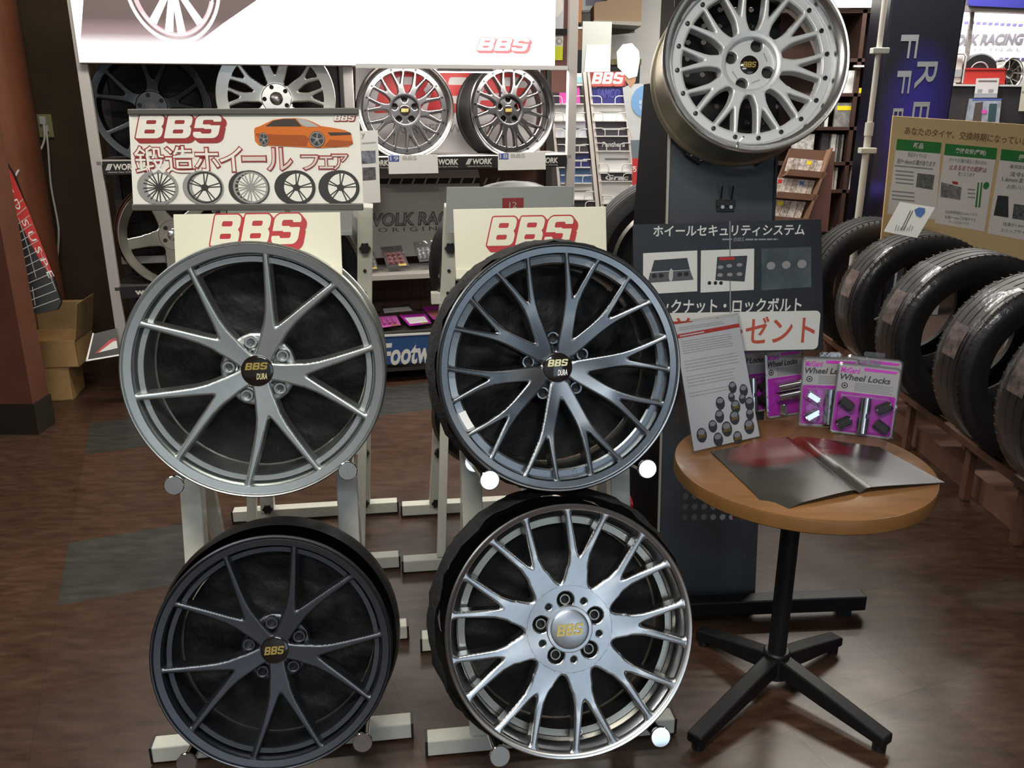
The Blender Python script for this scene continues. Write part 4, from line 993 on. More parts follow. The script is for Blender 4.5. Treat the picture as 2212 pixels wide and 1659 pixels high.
for (y0, y1, n, e) in ((0.945, 0.975, 2, 0.75), (0.76, 0.87, 6, 0.85), (0.62, 0.72, 4, 0.9), (0.50, 0.60, 4, 0.8), (0.42, 0.47, 2, 0.7)):
    for k in range(n):
        y = LH * (y0 + (y1 - y0) * (k + 0.3) / n); x = 0.012
        while x < LW * e * 0.9:
            wd = random.uniform(0.006, 0.02); b.prism([(x, y), (x + wd, y), (x + wd, y + 0.0022), (x, y + 0.0022)], 0.0003, 0.0005); x += wd + 0.0015
b.build('small_print', lgrey, lf)
capd = M('cap_print', (0.05, 0.055, 0.065), 0.35); caph = M('cap_print_top', (0.28, 0.30, 0.33), 0.35)
for i, (fx, fy, s_) in enumerate(((0.86, 0.40, .9), (0.70, 0.44, .85), (0.82, 0.335, .75), (0.66, 0.365, .7), (0.48, 0.335, .95), (0.70, 0.285, 1.0), (0.92, 0.285, 1.0), (0.44, 0.235, .95), (0.66, 0.20, 1.05), (0.90, 0.20, .85), (0.32, 0.17, .9), (0.52, 0.125, 1.1), (0.86, 0.105, 1.1), (0.14, 0.12, 1.05), (0.37, 0.06, 1.0), (0.66, 0.04, .95))):
    x, y, r = fx * LW, fy * LH, 0.0165 * s_
    c = MB().prism(ell(x, y, r, r * 1.15, 20), 0.0003 + i * 0.00001, 0.0006 + i * 0.00001).build('cap_print', capd, lf)
    MB().prism(ell(x, y + r * 0.45, r * 0.7, r * 0.45, 16), 0.0008, 0.00095).build('cap_highlight', caph, c)
    if i in (11, 12, 13, 15, 8, 5): logo(c, (x - r * 0.75, y - r * 0.45, x + r * 0.75, y + r * 0.1), 0.0011, gold)

# open magazine
def page_mat(name, side):
    m = bpy.data.materials.new(name); m.use_nodes = True; nt = m.node_tree; b = nt.nodes['Principled BSDF']
    tc = nt.nodes.new('ShaderNodeTexCoord'); sx = nt.nodes.new('ShaderNodeSeparateXYZ'); nt.links.new(tc.outputs['UV'], sx.inputs[0])
    def math_(op, a, b_):
        n = nt.nodes.new('ShaderNodeMath'); n.operation = op
        for i, q_ in enumerate((a, b_)):
            if hasattr(q_, 'links'): nt.links.new(q_, n.inputs[i])
            else: n.inputs[i].default_value = q_
        return n.outputs[0]
    # red car body: an ellipse near the far edge of the spread
    cx, cy, rx, ry = (0.62, 0.80, 0.62, 0.30) if side == 0 else (0.15, 0.82, 0.50, 0.26)
    dx = math_('DIVIDE', math_('SUBTRACT', sx.outputs[0], cx), rx); dy = math_('DIVIDE', math_('SUBTRACT', sx.outputs[1], cy), ry)
    d = math_('ADD', math_('MULTIPLY', dx, dx), math_('MULTIPLY', dy, dy))
    r = nt.nodes.new('ShaderNodeValToRGB'); e = r.color_ramp.elements
    e[0].position = 0.0; e[0].color = (0.13, 0.016, 0.014, 1); e[1].position = 1.0; e[1].color = (0.045, 0.042, 0.036, 1)
    for p_, c_ in ((0.35, (0.16, 0.018, 0.015, 1)), (0.6, (0.10, 0.014, 0.012, 1)), (0.85, (0.035, 0.028, 0.025, 1))):
        k = e.new(p_); k.color = c_
    nt.links.new(d, r.inputs[0]); nt.links.new(r.outputs[0], b.inputs['Base Color']); b.inputs['Roughness'].default_value = 0.27; b.inputs['Specular IOR Level'].default_value = 0.4
    return m
mg = thing('magazine', 'open glossy magazine with a red car lying on the round table', 'magazine', (0.77, 1.99, ZTB))
def page(name, A, B, Cc, D, side, mat):
    """A far outer, B far spine, Cc near spine, D near outer (pixels on the table plane); sheet lifts toward the spine"""
    pts = [atz(*p, ZTB + 0.006) - Vector((0.77, 1.99, ZTB)) for p in (A, B, Cc, D)]
    nx, ny = 16, 8; vs = []; uv = []
    for i in range(nx + 1):
        s_ = i / nx
        for j in range(ny + 1):
            t = j / ny; p = (pts[0].lerp(pts[1], s_)).lerp(pts[3].lerp(pts[2], s_), t)
            z = 0.004 + 0.012 * math.sin(math.pi * min(1, s_ * 0.55 + 0.1) ** 1.5) * (1 if s_ < 0.93 else (1 - s_) / 0.07)
            if side == 0 and t > 0.75 and s_ < 0.3: z -= 0.05 * (t - 0.75) * (0.3 - s_) / 0.3 * 1.5
            vs.append((p.x, p.y, max(z, -0.03))); uv.append((s_ if side == 0 else 1 - s_, 1 - t))
    n = len(vs); vs2 = vs + [(x, y, z - 0.0025) for x, y, z in vs]
    fs_ = []
    for i in range(nx):
        for j in range(ny):
            k = i * (ny + 1) + j; fs_.append((k, k + 1, k + ny + 2, k + ny + 1)); fs_.append((n + k + ny + 1, n + k + ny + 2, n + k + 1, n + k))
    bd = [i * (ny + 1) for i in range(nx + 1)] + [nx * (ny + 1) + j for j in range(1, ny + 1)] + [i * (ny + 1) + ny for i in range(nx - 1, -1, -1)] + [j for j in range(ny - 1, 0, -1)]
    for i in range(len(bd)): a_, b_ = bd[i], bd[(i + 1) % len(bd)]; fs_.append((a_, b_, n + b_, n + a_))
    me = bpy.data.meshes.new(name); me.from_pydata(vs2, [], fs_)
    bm = bmesh.new(); bm.from_mesh(me); bmesh.ops.recalc_face_normals(bm, faces=bm.faces); bm.to_mesh(me); bm.free()
    ul = me.uv_layers.new(); 
    for lp in me.loops: ul.data[lp.index].uv = uv[lp.vertex_index % n]
    me.polygons.foreach_set('use_smooth', [True] * len(me.polygons)); me.set_sharp_from_angle(angle=rad(40)); me.materials.append(mat)
    return link(name, me, None, mg)
page('page', (1536, 974), (1712, 948), (1858, 1063), (1668, 1101), 0, page_mat('page_print_a', 0))
page('page', (1900, 965), (1712, 948), (1858, 1063), (2041, 1041), 1, page_mat('page_print_b', 1))

# ================================================================== tyre rack on the right
woodr = M('rack_wood', (0.13, 0.06, 0.035), 0.5, 0, 0.2, 8, stretch=(1, 1, 6))
tr = thing('tyre_rack', 'brown wooden tyre rack with rails and low plinth', 'rack', (1.93, 3.4, 0))
plb = M('plinth_board', (0.17, 0.085, 0.055), 0.5, 0, 0.15, 10)
MB().box((0.36, 0.0, 0.05), (0.66, 3.4, 0.09)).build('plinth', M('plinth_dark', (0.03, 0.015, 0.01), 0.6), tr)
MB().box((0.0, 0.0, 0.045), (0.03, 3.4, 0.09)).build('plinth_board', plb, tr)
MB().box((0.06, 0.0, 0.096), (0.15, 3.4, 0.012)).build('plinth_cap', plb, tr)
for x, z in ((-0.10, 0.265), (0.20, 0.285)): MB().bar((x, -1.5, z), (x, 1.6, z), 0.03, 0.035).build('rail', woodr, tr, bev=0.004)
for y in (-1.45, -0.55, -0.17, 0.38, 0.95, 1.5):
    for x in (-0.06, 0.20): MB().bar((x, y, 0.10 if x > 0 else 0.0), (x, y, 0.27), 0.03, 0.04, (0, 1, 0)).build('post', woodr, tr, bev=0.003)
    MB().bar((-0.10, y, 0.24), (0.24, y, 0.24), 0.025, 0.03).build('cross_rail', woodr, tr)
tm = tyre_mesh(0.355, 0.225, 0.235)
TY = [(4.62, 'rearmost tyre on the wooden rack, beside the dark poster', 0), (4.08, 'tyre with clear wrap on the wooden rack, second from the back', 1), (3.54, 'tyre with clear wrap on the wooden rack, in the middle of the row', 1),
      (3.03, 'tyre with broad clear wrap on the wooden rack, second from the right edge', 1), (2.58, 'tyre cut by the right edge of the picture on the wooden rack', 1)]
for i, (y, lb, wr) in enumerate(TY):
    t = thing('tyre', lb, 'tyre', mat=PL((1.95 + 0.01 * math.sin(i * 2.3), y, 0.625), 3 - i * 1.2, 0).M, group='tyres on the wooden rack')
    link('tread_body', tm, None, t)
    sl = MB()
    for k in range(72):
        a = 2 * math.pi * k / 72
        for sg in (-1, 1):
            c, s_ = math.cos(a), math.sin(a); r_ = 0.3518; z = sg * 0.092
            m = Matrix.Rotation(a, 3, 'Z'); sl.box((c * r_, s_ * r_, z), (0.004, 0.004, 0.022), m)
    tag(sl.build('shoulder_slots', hole_dark, t), kind='stuff')
    if wr:
        a0, a1 = rad(118 + 6 * math.sin(i)), rad(222)
        wz = MB(); prof = [(0.31, -0.1175), (0.345, -0.113), (0.357, -0.089), (0.3585, -0.04), (0.359, 0.0), (0.3585, 0.04), (0.357, 0.089), (0.345, 0.113), (0.31, 0.1175)]
        wz.lathe(prof, 34, False, a0, a1); wz.build('clear_wrap', film, t, 60)
        lb_ = MB(); lb_.lathe([(0.3565, -0.05), (0.3575, 0.0), (0.3565, 0.05)], 10, False, rad(150 + 5 * math.sin(3 * i)), rad(172)); lb_.build('paper_label', M('tyre_label', (0.13, 0.10, 0.09), 0.4, 0, 0.95, 30), t, 60)

# ================================================================== notice board above the tyres
pN = PL(at(2000, 420, 4.36), -4, 2, -5)
nb = thing('notice_board', 'beige tyre notice board with green headed panels above the tyres', 'sign', mat=pN.M)
beige = M('board_beige', (0.66, 0.47, 0.23), 0.5); npan = M('board_panel', (0.78, 0.72, 0.66), 0.5); grn = M('board_green', (0.02, 0.20, 0.03), 0.45); brn = M('board_text_brown', (0.16, 0.09, 0.03), 0.5)
def bq(u, v0, v1):
    return None
slab(pN, 'board', [(1929, 250), (2260, 272), (2260, 592), (1900, 545)], -0.012, 0, beige, nb, bev=0.002)
def ntext(s, u0, v0, u1, v1, hgt, mat, **k):
    """lettering along the board: from the left foot (u0, v0) to the right foot (u1, v1) of its base line"""
    a, b = pN.l(u0, v0), pN.l(u1, v1); hh = pN.l(u0, v0 - hgt)[1] - a[1]; yb = (a[1] + b[1]) / 2
    return text(nb, s, (a[0], yb, b[0], yb + hh), 0.0012, mat, **k)
def npanel(q4, split):
    o = slab(pN, 'white_panel', q4, 0.0003, 0.0008, npan, nb); (a, b, c, d) = q4
    slab(pN, 'green_header', [a, b, (b[0] - 3, b[1] + split), (a[0] - 3, a[1] + split)], 0.0009, 0.0011, grn, o); return o
ntext('あなたのタイヤ、交換時期になっていませんか', 1952, 291, 2264, 318, 18, brn, bold=0.008)
n1 = npanel([(1938, 300), (2034, 308), (2021, 474), (1917, 462)], 24); n2 = npanel([(2042, 310), (2154, 320), (2126, 500), (2019, 482)], 25); n3 = npanel([(2163, 322), (2262, 332), (2240, 524), (2133, 504)], 24)
ntext('新品', 1972, 320, 1993, 322, 13, npan, bold=0.02); ntext('交換目安(摩耗)', 2062, 331, 2128, 338, 13, npan, bold=0.02); ntext('使用限界', 2198, 346, 2250, 350, 13, npan, bold=0.02)
tg = M('board_text_grey', (0.12, 0.11, 0.11), 0.5)
ntext('新品タイヤには', 1960, 338, 2000, 342, 10, tg); ntext('約7〜8mmの溝があります', 1937, 353, 2019, 361, 12, tg, bold=0.01)
ntext('タイヤの溝が減ると雨の日の、', 2049, 349, 2132, 357, 9, tg); ntext('止まるまでの距離は', 2049, 367, 2130, 373, 12, M('board_text_red', (0.30, 0.06, 0.06), 0.5), bold=0.015); ntext('長くなります', 2068, 380, 2104, 383, 9, tg)
ntext('乗用車用タイヤは', 2180, 364, 2250, 370, 9, tg); ntext('法令により', 2180, 381, 2240, 386, 11, tg, bold=0.01); ntext('1.6mmまでしか', 2163, 392, 2250, 399, 11, tg, bold=0.01); ntext('お使いいただけません', 2174, 408, 2262, 415, 10, tg)
ntext('法定使用限度は1.6mmですが', 2040, 460, 2110, 468, 7, tg); ntext('残溝3〜4mmで交換をする', 2040, 471, 2106, 479, 7, tg); ntext('ケースが多いです', 2048, 482, 2092, 487, 7, tg)
ntext('残溝が1.6mmになると', 2165, 487, 2250, 496, 8, tg); ntext('スリップサインが露出', 2160, 500, 2250, 510, 8, tg)
b = MB()
for (u0, v0, u1, n) in ((1934, 370, 1974, 4), (1926, 414, 1976, 3), (1932, 359, 2016, 1), (2090, 410, 2106, 3)):
    for k in range(n):
        x0_, y_ = pN.l(u0, v0 + k * 8.5); x1_, _ = pN.l(u1, v0 + k * 8.5); b.prism([(x0_, y_), (x1_, y_), (x1_, y_ + 0.006), (x0_, y_ + 0.006)], 0.001, 0.0012)
b.build('small_print', greyp, nb)
for q4, m in (([(1982, 374), (2019, 378), (2014, 410), (1978, 404)], M('photo_tread', (0.14, 0.14, 0.13), 0.5, 0, 0.8, 60)), ([(2033, 393), (2077, 405), (2074, 432), (2031, 425)], M('photo_road', (0.2, 0.19, 0.18), 0.5, 0, 0.8, 25)),
             ([(2155, 422), (2178, 424), (2178, 470), (2146, 465)], M('photo_tyre', (0.03, 0.03, 0.03), 0.5, 0, 0.5, 60)), ([(2190, 440), (2230, 446), (2228, 478), (2186, 472)], M('photo_tread2', (0.1, 0.1, 0.1), 0.5, 0, 0.8, 60))): slab(pN, 'photo', q4, 0.001, 0.0014, m, nb)
for k in range(2): slab(pN, 'chart_bar', [(2112 + 7 * k, 394), (2115 + 7 * k, 394), (2110 + 7 * k, 448), (2106 + 7 * k, 448)], 0.001, 0.0014, grn, nb)
MB().prism(ell(*pN.l(2130, 401), 0.014, 0.018), 0.001, 0.0014).build('green_badge', grn, nb)
slab(pN, 'red_tag', [(2057, 391), (2069, 393), (2069, 399), (2057, 397)], 0.0015, 0.0018, red, nb)
# small white card leaning on the board
pK = PL(at(1960, 480, 4.03), -6, 30)
nc = thing('info_card', 'small white chart card leaning on the beige board', 'card', mat=pK.M)
slab(pK, 'card', [(1944, 436), (2020, 448), (1981, 514), (1909, 500)], -0.002, 0, white, nc)
bp_ = slab(pK, 'blue_badge', [(1975, 453), (1985, 448), (1998, 450), (1998, 460), (1988, 470), (1979, 466)], 0.0005, 0.001, M('badge_blue', (0.07, 0.17, 0.45), 0.5), nc)
for k in range(2): slab(pK, 'chart_line', [(1966 + 5 * k, 455), (1967.5 + 5 * k, 455), (1947 + 5 * k, 497), (1945.5 + 5 * k, 497)], 0.0005, 0.001, black, nc)
for k in range(8): slab(pK, 'chart_bar', [(1936 + 5 * k, 485 + k % 3 * 3), (1938 + 5 * k, 485 + k % 3 * 3), (1934 + 5 * k, 498), (1932 + 5 * k, 498)], 0.0005, 0.001, lgrey, nc)

# ================================================================== lit display cabinet at the back left
P0 = at(250, 600, 4.45); P0.z = 0
pCab = PL(P0, 14, 0)
cb = thing('display_cabinet', 'grey shop shelving with lit header holding display wheels', 'shelving', mat=pCab.M)
DC = 0.46
pBk = PL(P0 - pCab.n * DC, 14, 0)
xs = [pCab.l(165, 60)[0], pCab.l(753, 185)[0], pCab.l(1239, 100)[0]]
postm = M('cabinet_post', (0.46, 0.43, 0.42), 0.45)
for x in xs:
    MB().box((x, 1.25, -0.02), (0.05, 2.5, 0.04)).build('post', postm, cb, bev=0.003)
    MB().box((x, 1.25, -DC), (0.04, 2.5, 0.03)).build('post', M('post_dark', (0.05, 0.045, 0.04), 0.5), cb)
MB().box(((xs[0] + xs[1]) / 2 - 0.0, 1.25, -DC - 0.03), (xs[1] - xs[0], 2.5, 0.02)).build('back_panel', M('cab_back_dark', (0.016, 0.012, 0.010), 0.6), cb)
xe = pBk.l(1190, 250)[0]
MB().box(((xs[1] + xe) / 2, 1.25, -DC - 0.03), (xe - xs[1], 2.5, 0.02)).build('back_panel', M('cab_back_brown', (0.10, 0.045, 0.03), 0.6), cb)
wg = MB(); gx0, gx1 = xs[0] + 0.03, xs[2] - 0.2
x = gx0
while x < gx1: wg.box((x, 0.6, -DC), (0.004, 1.1, 0.004)); x += 0.075
y = 0.1
while y < 1.15: wg.box(((gx0 + gx1) / 2, y, -DC), (gx1 - gx0, 0.004, 0.004)); y += 0.075
tag(wg.build('wire_grid', M('grid_wire', (0.05, 0.048, 0.046), 0.4, 0.5), cb), kind='stuff')
ysh1 = (pCab.l(240, 349)[1] + pCab.l(1000, 336)[1]) / 2
ysh2 = pCab.l(280, 619)[1]; ysh3 = pCab.l(870, 594)[1]; ysh4 = pCab.l(860, 716)[1]
stripm = M('strip_black', (0.02, 0.019, 0.019), 0.4); strw = M('strip_white', (0.7, 0.68, 0.66), 0.4)
def shelf(xa, xb, y, front=0.0, dep=DC, m=shelfgrey, th=0.022):
    return MB().box(((xa + xb) / 2, y - th / 2, front - dep / 2), (xb - xa, th, dep)).build('shelf', m, cb, bev=0.002)
s1a = shelf(xs[0], xs[1], ysh1); s1b = shelf(xs[1], xs[2], ysh1)
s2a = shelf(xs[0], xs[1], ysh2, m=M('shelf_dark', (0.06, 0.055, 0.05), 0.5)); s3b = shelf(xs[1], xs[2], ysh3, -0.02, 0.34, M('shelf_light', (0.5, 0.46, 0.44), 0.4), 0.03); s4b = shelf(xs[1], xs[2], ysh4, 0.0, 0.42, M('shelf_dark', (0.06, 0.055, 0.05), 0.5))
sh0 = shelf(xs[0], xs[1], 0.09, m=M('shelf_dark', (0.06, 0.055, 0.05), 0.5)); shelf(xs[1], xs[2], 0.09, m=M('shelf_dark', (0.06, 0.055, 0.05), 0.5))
MB().box(((xs[0] + xs[1]) / 2, pCab.l(270, 582)[1], -0.3), (xs[1] - xs[0], 0.04, 0.02)).build('cross_rail', postm, cb)
for xa, xb, y in ((xs[0] + 0.03, xs[1] - 0.03, ysh1), (xs[1] + 0.03, xs[2] - 0.03, ysh1)):
    st = MB().box(((xa + xb) / 2, y - 0.034, 0.004), (xb - xa, 0.066, 0.006)).build('shelf_strip', stripm, cb)
    n = int((xb - xa) / 0.185)
    for k in range(n):
        x0_ = xa + 0.01 + (xb - xa - 0.02) * k / n; sl = MB()
        for q_ in range(3): sl.prism([(x0_ + 0.008 * q_, y - 0.045), (x0_ + 0.006 + 0.008 * q_, y - 0.045), (x0_ + 0.022 + 0.008 * q_, y - 0.014), (x0_ + 0.016 + 0.008 * q_, y - 0.014)], 0.0072, 0.0078)
        sl.build('stripe_mark', strw, st)
        text(st, 'WORK', (x0_ + 0.04, y - 0.045, x0_ + 0.15, y - 0.014), 0.0072, strw, bold=0.035, shear=0.1); text(st, 'Ultimate Gear of Driving', (x0_ + 0.01, y - 0.06, x0_ + 0.148, y - 0.051), 0.0072, strw)
st = MB().box(((xs[0] + xs[1]) / 2, ysh2 - 0.03, 0.004), (xs[1] - xs[0] - 0.06, 0.06, 0.006)).build('shelf_strip', stripm, cb)
for k in range(4): text(st, 'weds', (xs[0] + 0.10 + 0.3 * k, ysh2 - 0.045, xs[0] + 0.22 + 0.3 * k, ysh2 - 0.012), 0.0072, strw, bold=0.04)
# strip lamp under the header
ld = at(980, 175, 5.0)
lp = bpy.data.lights.new('cabinet_lamp', 'AREA'); lp.shape = 'RECTANGLE'; lp.size = 1.1; lp.size_y = 0.05; lp.energy = 18; lp.color = (1.0, 0.93, 0.88)
lo_ = bpy.data.objects.new('cabinet_lamp', lp); C.objects.link(lo_)
yl = pCab.l(980, 140)[1] - 0.015
lo_.matrix_world = pCab.M @ Matrix.Translation(((xs[1] + xs[2]) / 2, yl - 0.012, 0.0)) @ Matrix.Rotation(rad(90), 4, 'X') @ Matrix.Rotation(rad(180), 4, 'X') @ Matrix.Rotation(rad(20), 4, 'X')
lt = thing('strip_lamp', 'slim strip lamp under the bright header', 'lamp', mat=pCab.M @ Matrix.Translation(((xs[1] + xs[2]) / 2, yl + 0.005, 0.0)))
MB().box((0, 0, 0), (1.15, 0.02, 0.06)).build('housing', M('lamp_housing', (0.6, 0.6, 0.6), 0.5), lt)

# bright header
def emis(name, col, s): return M(name, col, 0.5, emit=s)
pH = PL(P0 + pCab.n * 0.03, 14, 0)
hd_ = thing('light_box', 'glowing white header box with wheel photo above the cabinet', 'light box', mat=pH.M)
hx0, hy0 = pH.l(172, 134); hx1, _ = pH.l(1198, 145); hy1 = hy0 + 0.62
MB().box(((hx0 + hx1) / 2, (hy0 + hy1) / 2, -0.06), (hx1 - hx0 + 0.006, hy1 - hy0 + 0.006, 0.11)).build('case', M('lightbox_case', (0.55, 0.5, 0.47), 0.5), hd_)
MB().box(((hx0 + hx1) / 2, (hy0 + hy1) / 2, -0.003), (hx1 - hx0, hy1 - hy0, 0.004)).build('lit_face', emis('lit_white', (1.0, 0.97, 0.96), 2.2), hd_)
darkp = bpy.data.materials.new('lit_dark_print'); darkp.use_nodes = True; nt_ = darkp.node_tree; bs_ = nt_.nodes['Principled BSDF']
tc_ = nt_.nodes.new('ShaderNodeTexCoord'); sp_ = nt_.nodes.new('ShaderNodeSeparateXYZ'); mr_ = nt_.nodes.new('ShaderNodeMapRange'); rp_ = nt_.nodes.new('ShaderNodeValToRGB')
mr_.inputs[1].default_value = pH.l(300, 95)[1]; mr_.inputs[2].default_value = pH.l(300, 40)[1]
e_ = rp_.color_ramp.elements; e_[0].color = (1.0, 0.93, 0.95, 1); e_[1].color = (0.10, 0.066, 0.06, 1); k_ = e_.new(0.4); k_.color = (0.36, 0.25, 0.26, 1)
nt_.links.new(tc_.outputs['Object'], sp_.inputs[0]); nt_.links.new(sp_.outputs[1], mr_.inputs[0]); nt_.links.new(mr_.outputs[0], rp_.inputs[0]); nt_.links.new(rp_.outputs[0], bs_.inputs['Emission Color'])
bs_.inputs['Emission Strength'].default_value = 1.15; bs_.inputs['Base Color'].default_value = (0.05, 0.04, 0.04, 1)
dp_ = slab(pH, 'photo_print', [(183, -90), (690, -90), (555, 0), (480, 52), (428, 92), (300, 95), (174, 86), (180, 0)], 0.0, 0.0006, darkp, hd_)
ghost = emis('lit_photo_white', (0.95, 0.88, 0.92), 1.6); mauve = emis('lit_photo_mauve', (0.42, 0.30, 0.33), 1.0)
cx, cy = pH.l(372, -38); kx = abs(pH.l(373, 0)[0] - pH.l(372, 0)[0])
def ring_print(rx0, ry0, rx1, ry1, z, m, nm, parent, a0=0, a1=360):
    p = ell(cx, cy, rx0 * kx, ry0 * kx, 60, a0, a1); q_ = ell(cx, cy, rx1 * kx, ry1 * kx, 60, a0, a1); m_ = len(p); b = MB()
    L = m_ if a1 - a0 == 360 else m_ - 1
    b.add([(x, y, z) for x, y in p + q_], [(i, (i + 1) % m_, m_ + (i + 1) % m_, m_ + i) for i in range(L)]); return b.build(nm, m, parent)
ring_print(104, 130, 97, 122, 0.0012, ghost, 'ring_print', dp_); ring_print(92, 116, 82, 106, 0.0012, mauve, 'ring_print', dp_, 200, 340); ring_print(90, 113, 86, 110, 0.0015, ghost, 'ring_print', dp_, 215, 345)
sp = MB()
for a in (-103, -84, -52, -128, 20, 160):
    t = rad(a); d = Vector((math.cos(t) * 84, math.sin(t) * 108)); n_ = Vector((-d.y, d.x)).normalized()
    sp.prism([(cx + (n_.x * 5) * kx, cy + (n_.y * 5) * kx), (cx - (n_.x * 5) * kx, cy - n_.y * 5 * kx), (cx + (d.x - n_.x * 9) * kx, cy + (d.y - n_.y * 9) * kx), (cx + (d.x + n_.x * 9) * kx, cy + (d.y + n_.y * 9) * kx)], 0.0013, 0.0016)
sp.build('spoke_print', ghost, dp_)
logo(hd_, pH.rect(1028, 82, 1148, 115), 0.0008, emis('lit_white2', (1, 0.97, 0.96), 1.4), emis('lit_red', (0.55, 0.2, 0.22), 0.8))

# wheels standing on the cabinet's top shelf
def on_cab(u, v, off, yaw, tilt):
    x, y = PL(P0 - pCab.n * off, 14, 0).l(u, v); Pp = PL(P0 - pCab.n * off, 14, 0); p = Pp.P + Pp.e1 * x + Pp.e2 * y
    return PL(p, yaw, tilt)
dkw = M('satin_black_wheel', (0.05, 0.055, 0.06), 0.35, 1.0); slv = M('brushed_silver_wheel', (0.5, 0.48, 0.44), 0.25, 1.0); rsf = M('titan_silver_face', (0.14, 0.135, 0.135), 0.32, 1.0); pol = M('polished_5', (0.8, 0.79, 0.78), 0.14, 1.0)
def plain(name, label, pl, R, n, offs, ys, ysw, k, rh, rr, face, rim, zh=-0.04, lugs=5, seatc=None, capm=None, h=0.005, wd=0.2):
    lip = [(R * (rr - 0.005), -0.03), (R * rr, -0.008), (R - 0.009, -0.001)]; led = [(R * 0.86, -0.13), (R * 0.85, -0.05)]
    w, zf = build_wheel(name, label, 'wheel', pl, R, n, offs, ys, ysw, rr, rh, k, 0.035, 0.06, zh, -0.008, face, rim, barrel(R, wd, lip, led), 0.03, 0.004, h=h, zpow=1.2)
    hubplate(w, rh * R, zh, 0.05, face)
    for i in range(lugs):
        a = rad(offs + 20 + 360 / lugs * i); MB().cyl((0.2 * R * math.cos(a), 0.2 * R * math.sin(a), zh - 0.001), (0.2 * R * math.cos(a), 0.2 * R * math.sin(a), zh + 0.001), 0.0115, 18).build('lug_hole', seatc or hole_dark, w)
    MB().lathe([(0.0005, zh + 0.006), (0.028, zh + 0.005), (0.034, zh + 0.001), (0.034, zh - 0.004), (0.0005, zh - 0.004)], 30).build('center_cap', capm or face, w, 40)
    return w
def fitR(u, v, off, rpx): pl = PL(P0 - pCab.n * off, 14, 0); return abs(pl.l(u + rpx, v)[0] - pl.l(u, v)[0])
plain('alloy_wheel', 'black multi spoke wheel at the left end of the top shelf', on_cab(325, 228, 0.12, 16, 6), 0.290, 5, 10, [(0, 0.2, 0, 0.3, 15, -15)], (0.09, 0.08, 0.05, 0.035), 0.06, 0.28, 0.88, dkw, dkw, -0.05, capm=greyp)
plain('alloy_wheel', 'brushed silver mesh wheel behind the top of the fair sign', on_cab(597, 212, 0.10, 14, 4), fitR(597, 212, 0.1, 128), 5, 90, [(9, 0.2, 15, 0.5, 6, 26), (-9, 0.2, -15, 0.5, -6, -26)], (0.075, 0.07, 0.045, 0.03), 0.05, 0.26, 0.80, slv, slv, -0.03)
plain('alloy_wheel', 'polished five spoke wheel on the lower left shelf behind the rack', on_cab(378, 508, 0.10, 30, 3), fitR(378, 508, 0.1, 118), 5, 188, [(0, 0.2, 0, 0.5, 0, None)], (0.16, 0.12, 0.11, 0.10), 0.06, 0.3, 0.84, pol, pol, -0.02, h=0.005)
bl = M('matt_black_barrel', (0.012, 0.012, 0.012), 0.5)
two_piece('alloy_wheel', 'titanium mesh wheel with bright rim, left of the pair before the red lettered poster', on_cab(877, 236, 0.12, 12, 5), fitR(877, 236, 0.12, 104), -9, rsf, M('bright_rim', (0.42, 0.40, 0.39), 0.18, 1.0), bz, lugs=5, lug0=90, h=0.005, rivets=20, cap_r=0.03)
two_piece('alloy_wheel', 'titanium mesh wheel with black barrel, right of the pair before the red lettered poster', on_cab(1110, 236, 0.10, 26, 5), fitR(1110, 236, 0.1, 98), 0, rsf, M('rim_dark_bright', (0.22, 0.215, 0.215), 0.22, 1.0), bl, lugs=5, lug0=90, h=0.005, rivets=20, cap_r=0.03)

# poster behind the pair
pPo = PL(P0 - pCab.n * (DC - 0.02), 14, 0)
po = thing('forged_poster', 'white poster with large red letters behind the titanium wheels', 'poster', mat=pPo.M)
slab(pPo, 'sheet', [(768, 120), (1168, 120), (1166, 328), (768, 332)], -0.002, 0, M('poster_grey_white', (0.55, 0.53, 0.52), 0.5), po)
prd = M('poster_red', (0.55, 0.03, 0.03), 0.5)
logo(po, pPo.rect(800, 146, 1165, 262), 0.001, prd); pxtext(pPo, po, 'FORGED WHEEL', (852, 268, 1058, 288), 0.001, greyp)
# price cards and flyers
def card(name, label, cat, q4, off, m, texts=(), yaw=14, tilt=0, extra=(), group=None):
    c = PL(P0 - pCab.n * off, yaw, tilt); o = thing(name, label, cat, mat=c.M, group=group)
    slab(c, 'card', q4, -0.002, 0, m, o)
    for s_, bx_, mt, *rt in texts: pxtext(c, o, s_, bx_, 0.0012, mt, rot=rt[0] if rt else 0)
    for nm_, qq, mt in extra: slab(c, nm_, qq, 0.0004, 0.0009, mt, o)
    return o
blu = M('print_blue', (0.08, 0.12, 0.42), 0.5)
card('price_card', 'white price card marked 19 under the left titanium wheel', 'card', [(838, 335), (945, 333), (947, 374), (840, 376)], -0.03, white, [('BBS', (870, 337, 900, 345), lgrey), ('19', (843, 338, 860, 347), white)], extra=[('blue_tab', [(840, 336), (862, 336), (862, 349), (840, 349)], blu)])
card('price_card', 'white price card marked 18 under the right titanium wheel', 'card', [(1076, 330), (1178, 328), (1179, 366), (1076, 368)], -0.03, white, [('BBS', (1104, 332, 1134, 340), lgrey), ('18', (1080, 333, 1096, 342), white)], extra=[('blue_tab', [(1078, 332), (1098, 331), (1098, 344), (1078, 344)], blu)])
card('price_strip', 'upside down price strip hanging under the bright header', 'card', [(945, 143), (1064, 144), (1064, 158), (945, 157)], -0.02, M('strip_paper', (0.5, 0.45, 0.43), 0.5), [('¥1,650', (972, 147, 995, 154), greyp, 180)], extra=[('small_print', [(1006, 147), (1055, 147), (1055, 149), (1006, 149)], lgrey), ('small_print', [(1020, 152), (1055, 152), (1055, 154), (1020, 154)], lgrey)])
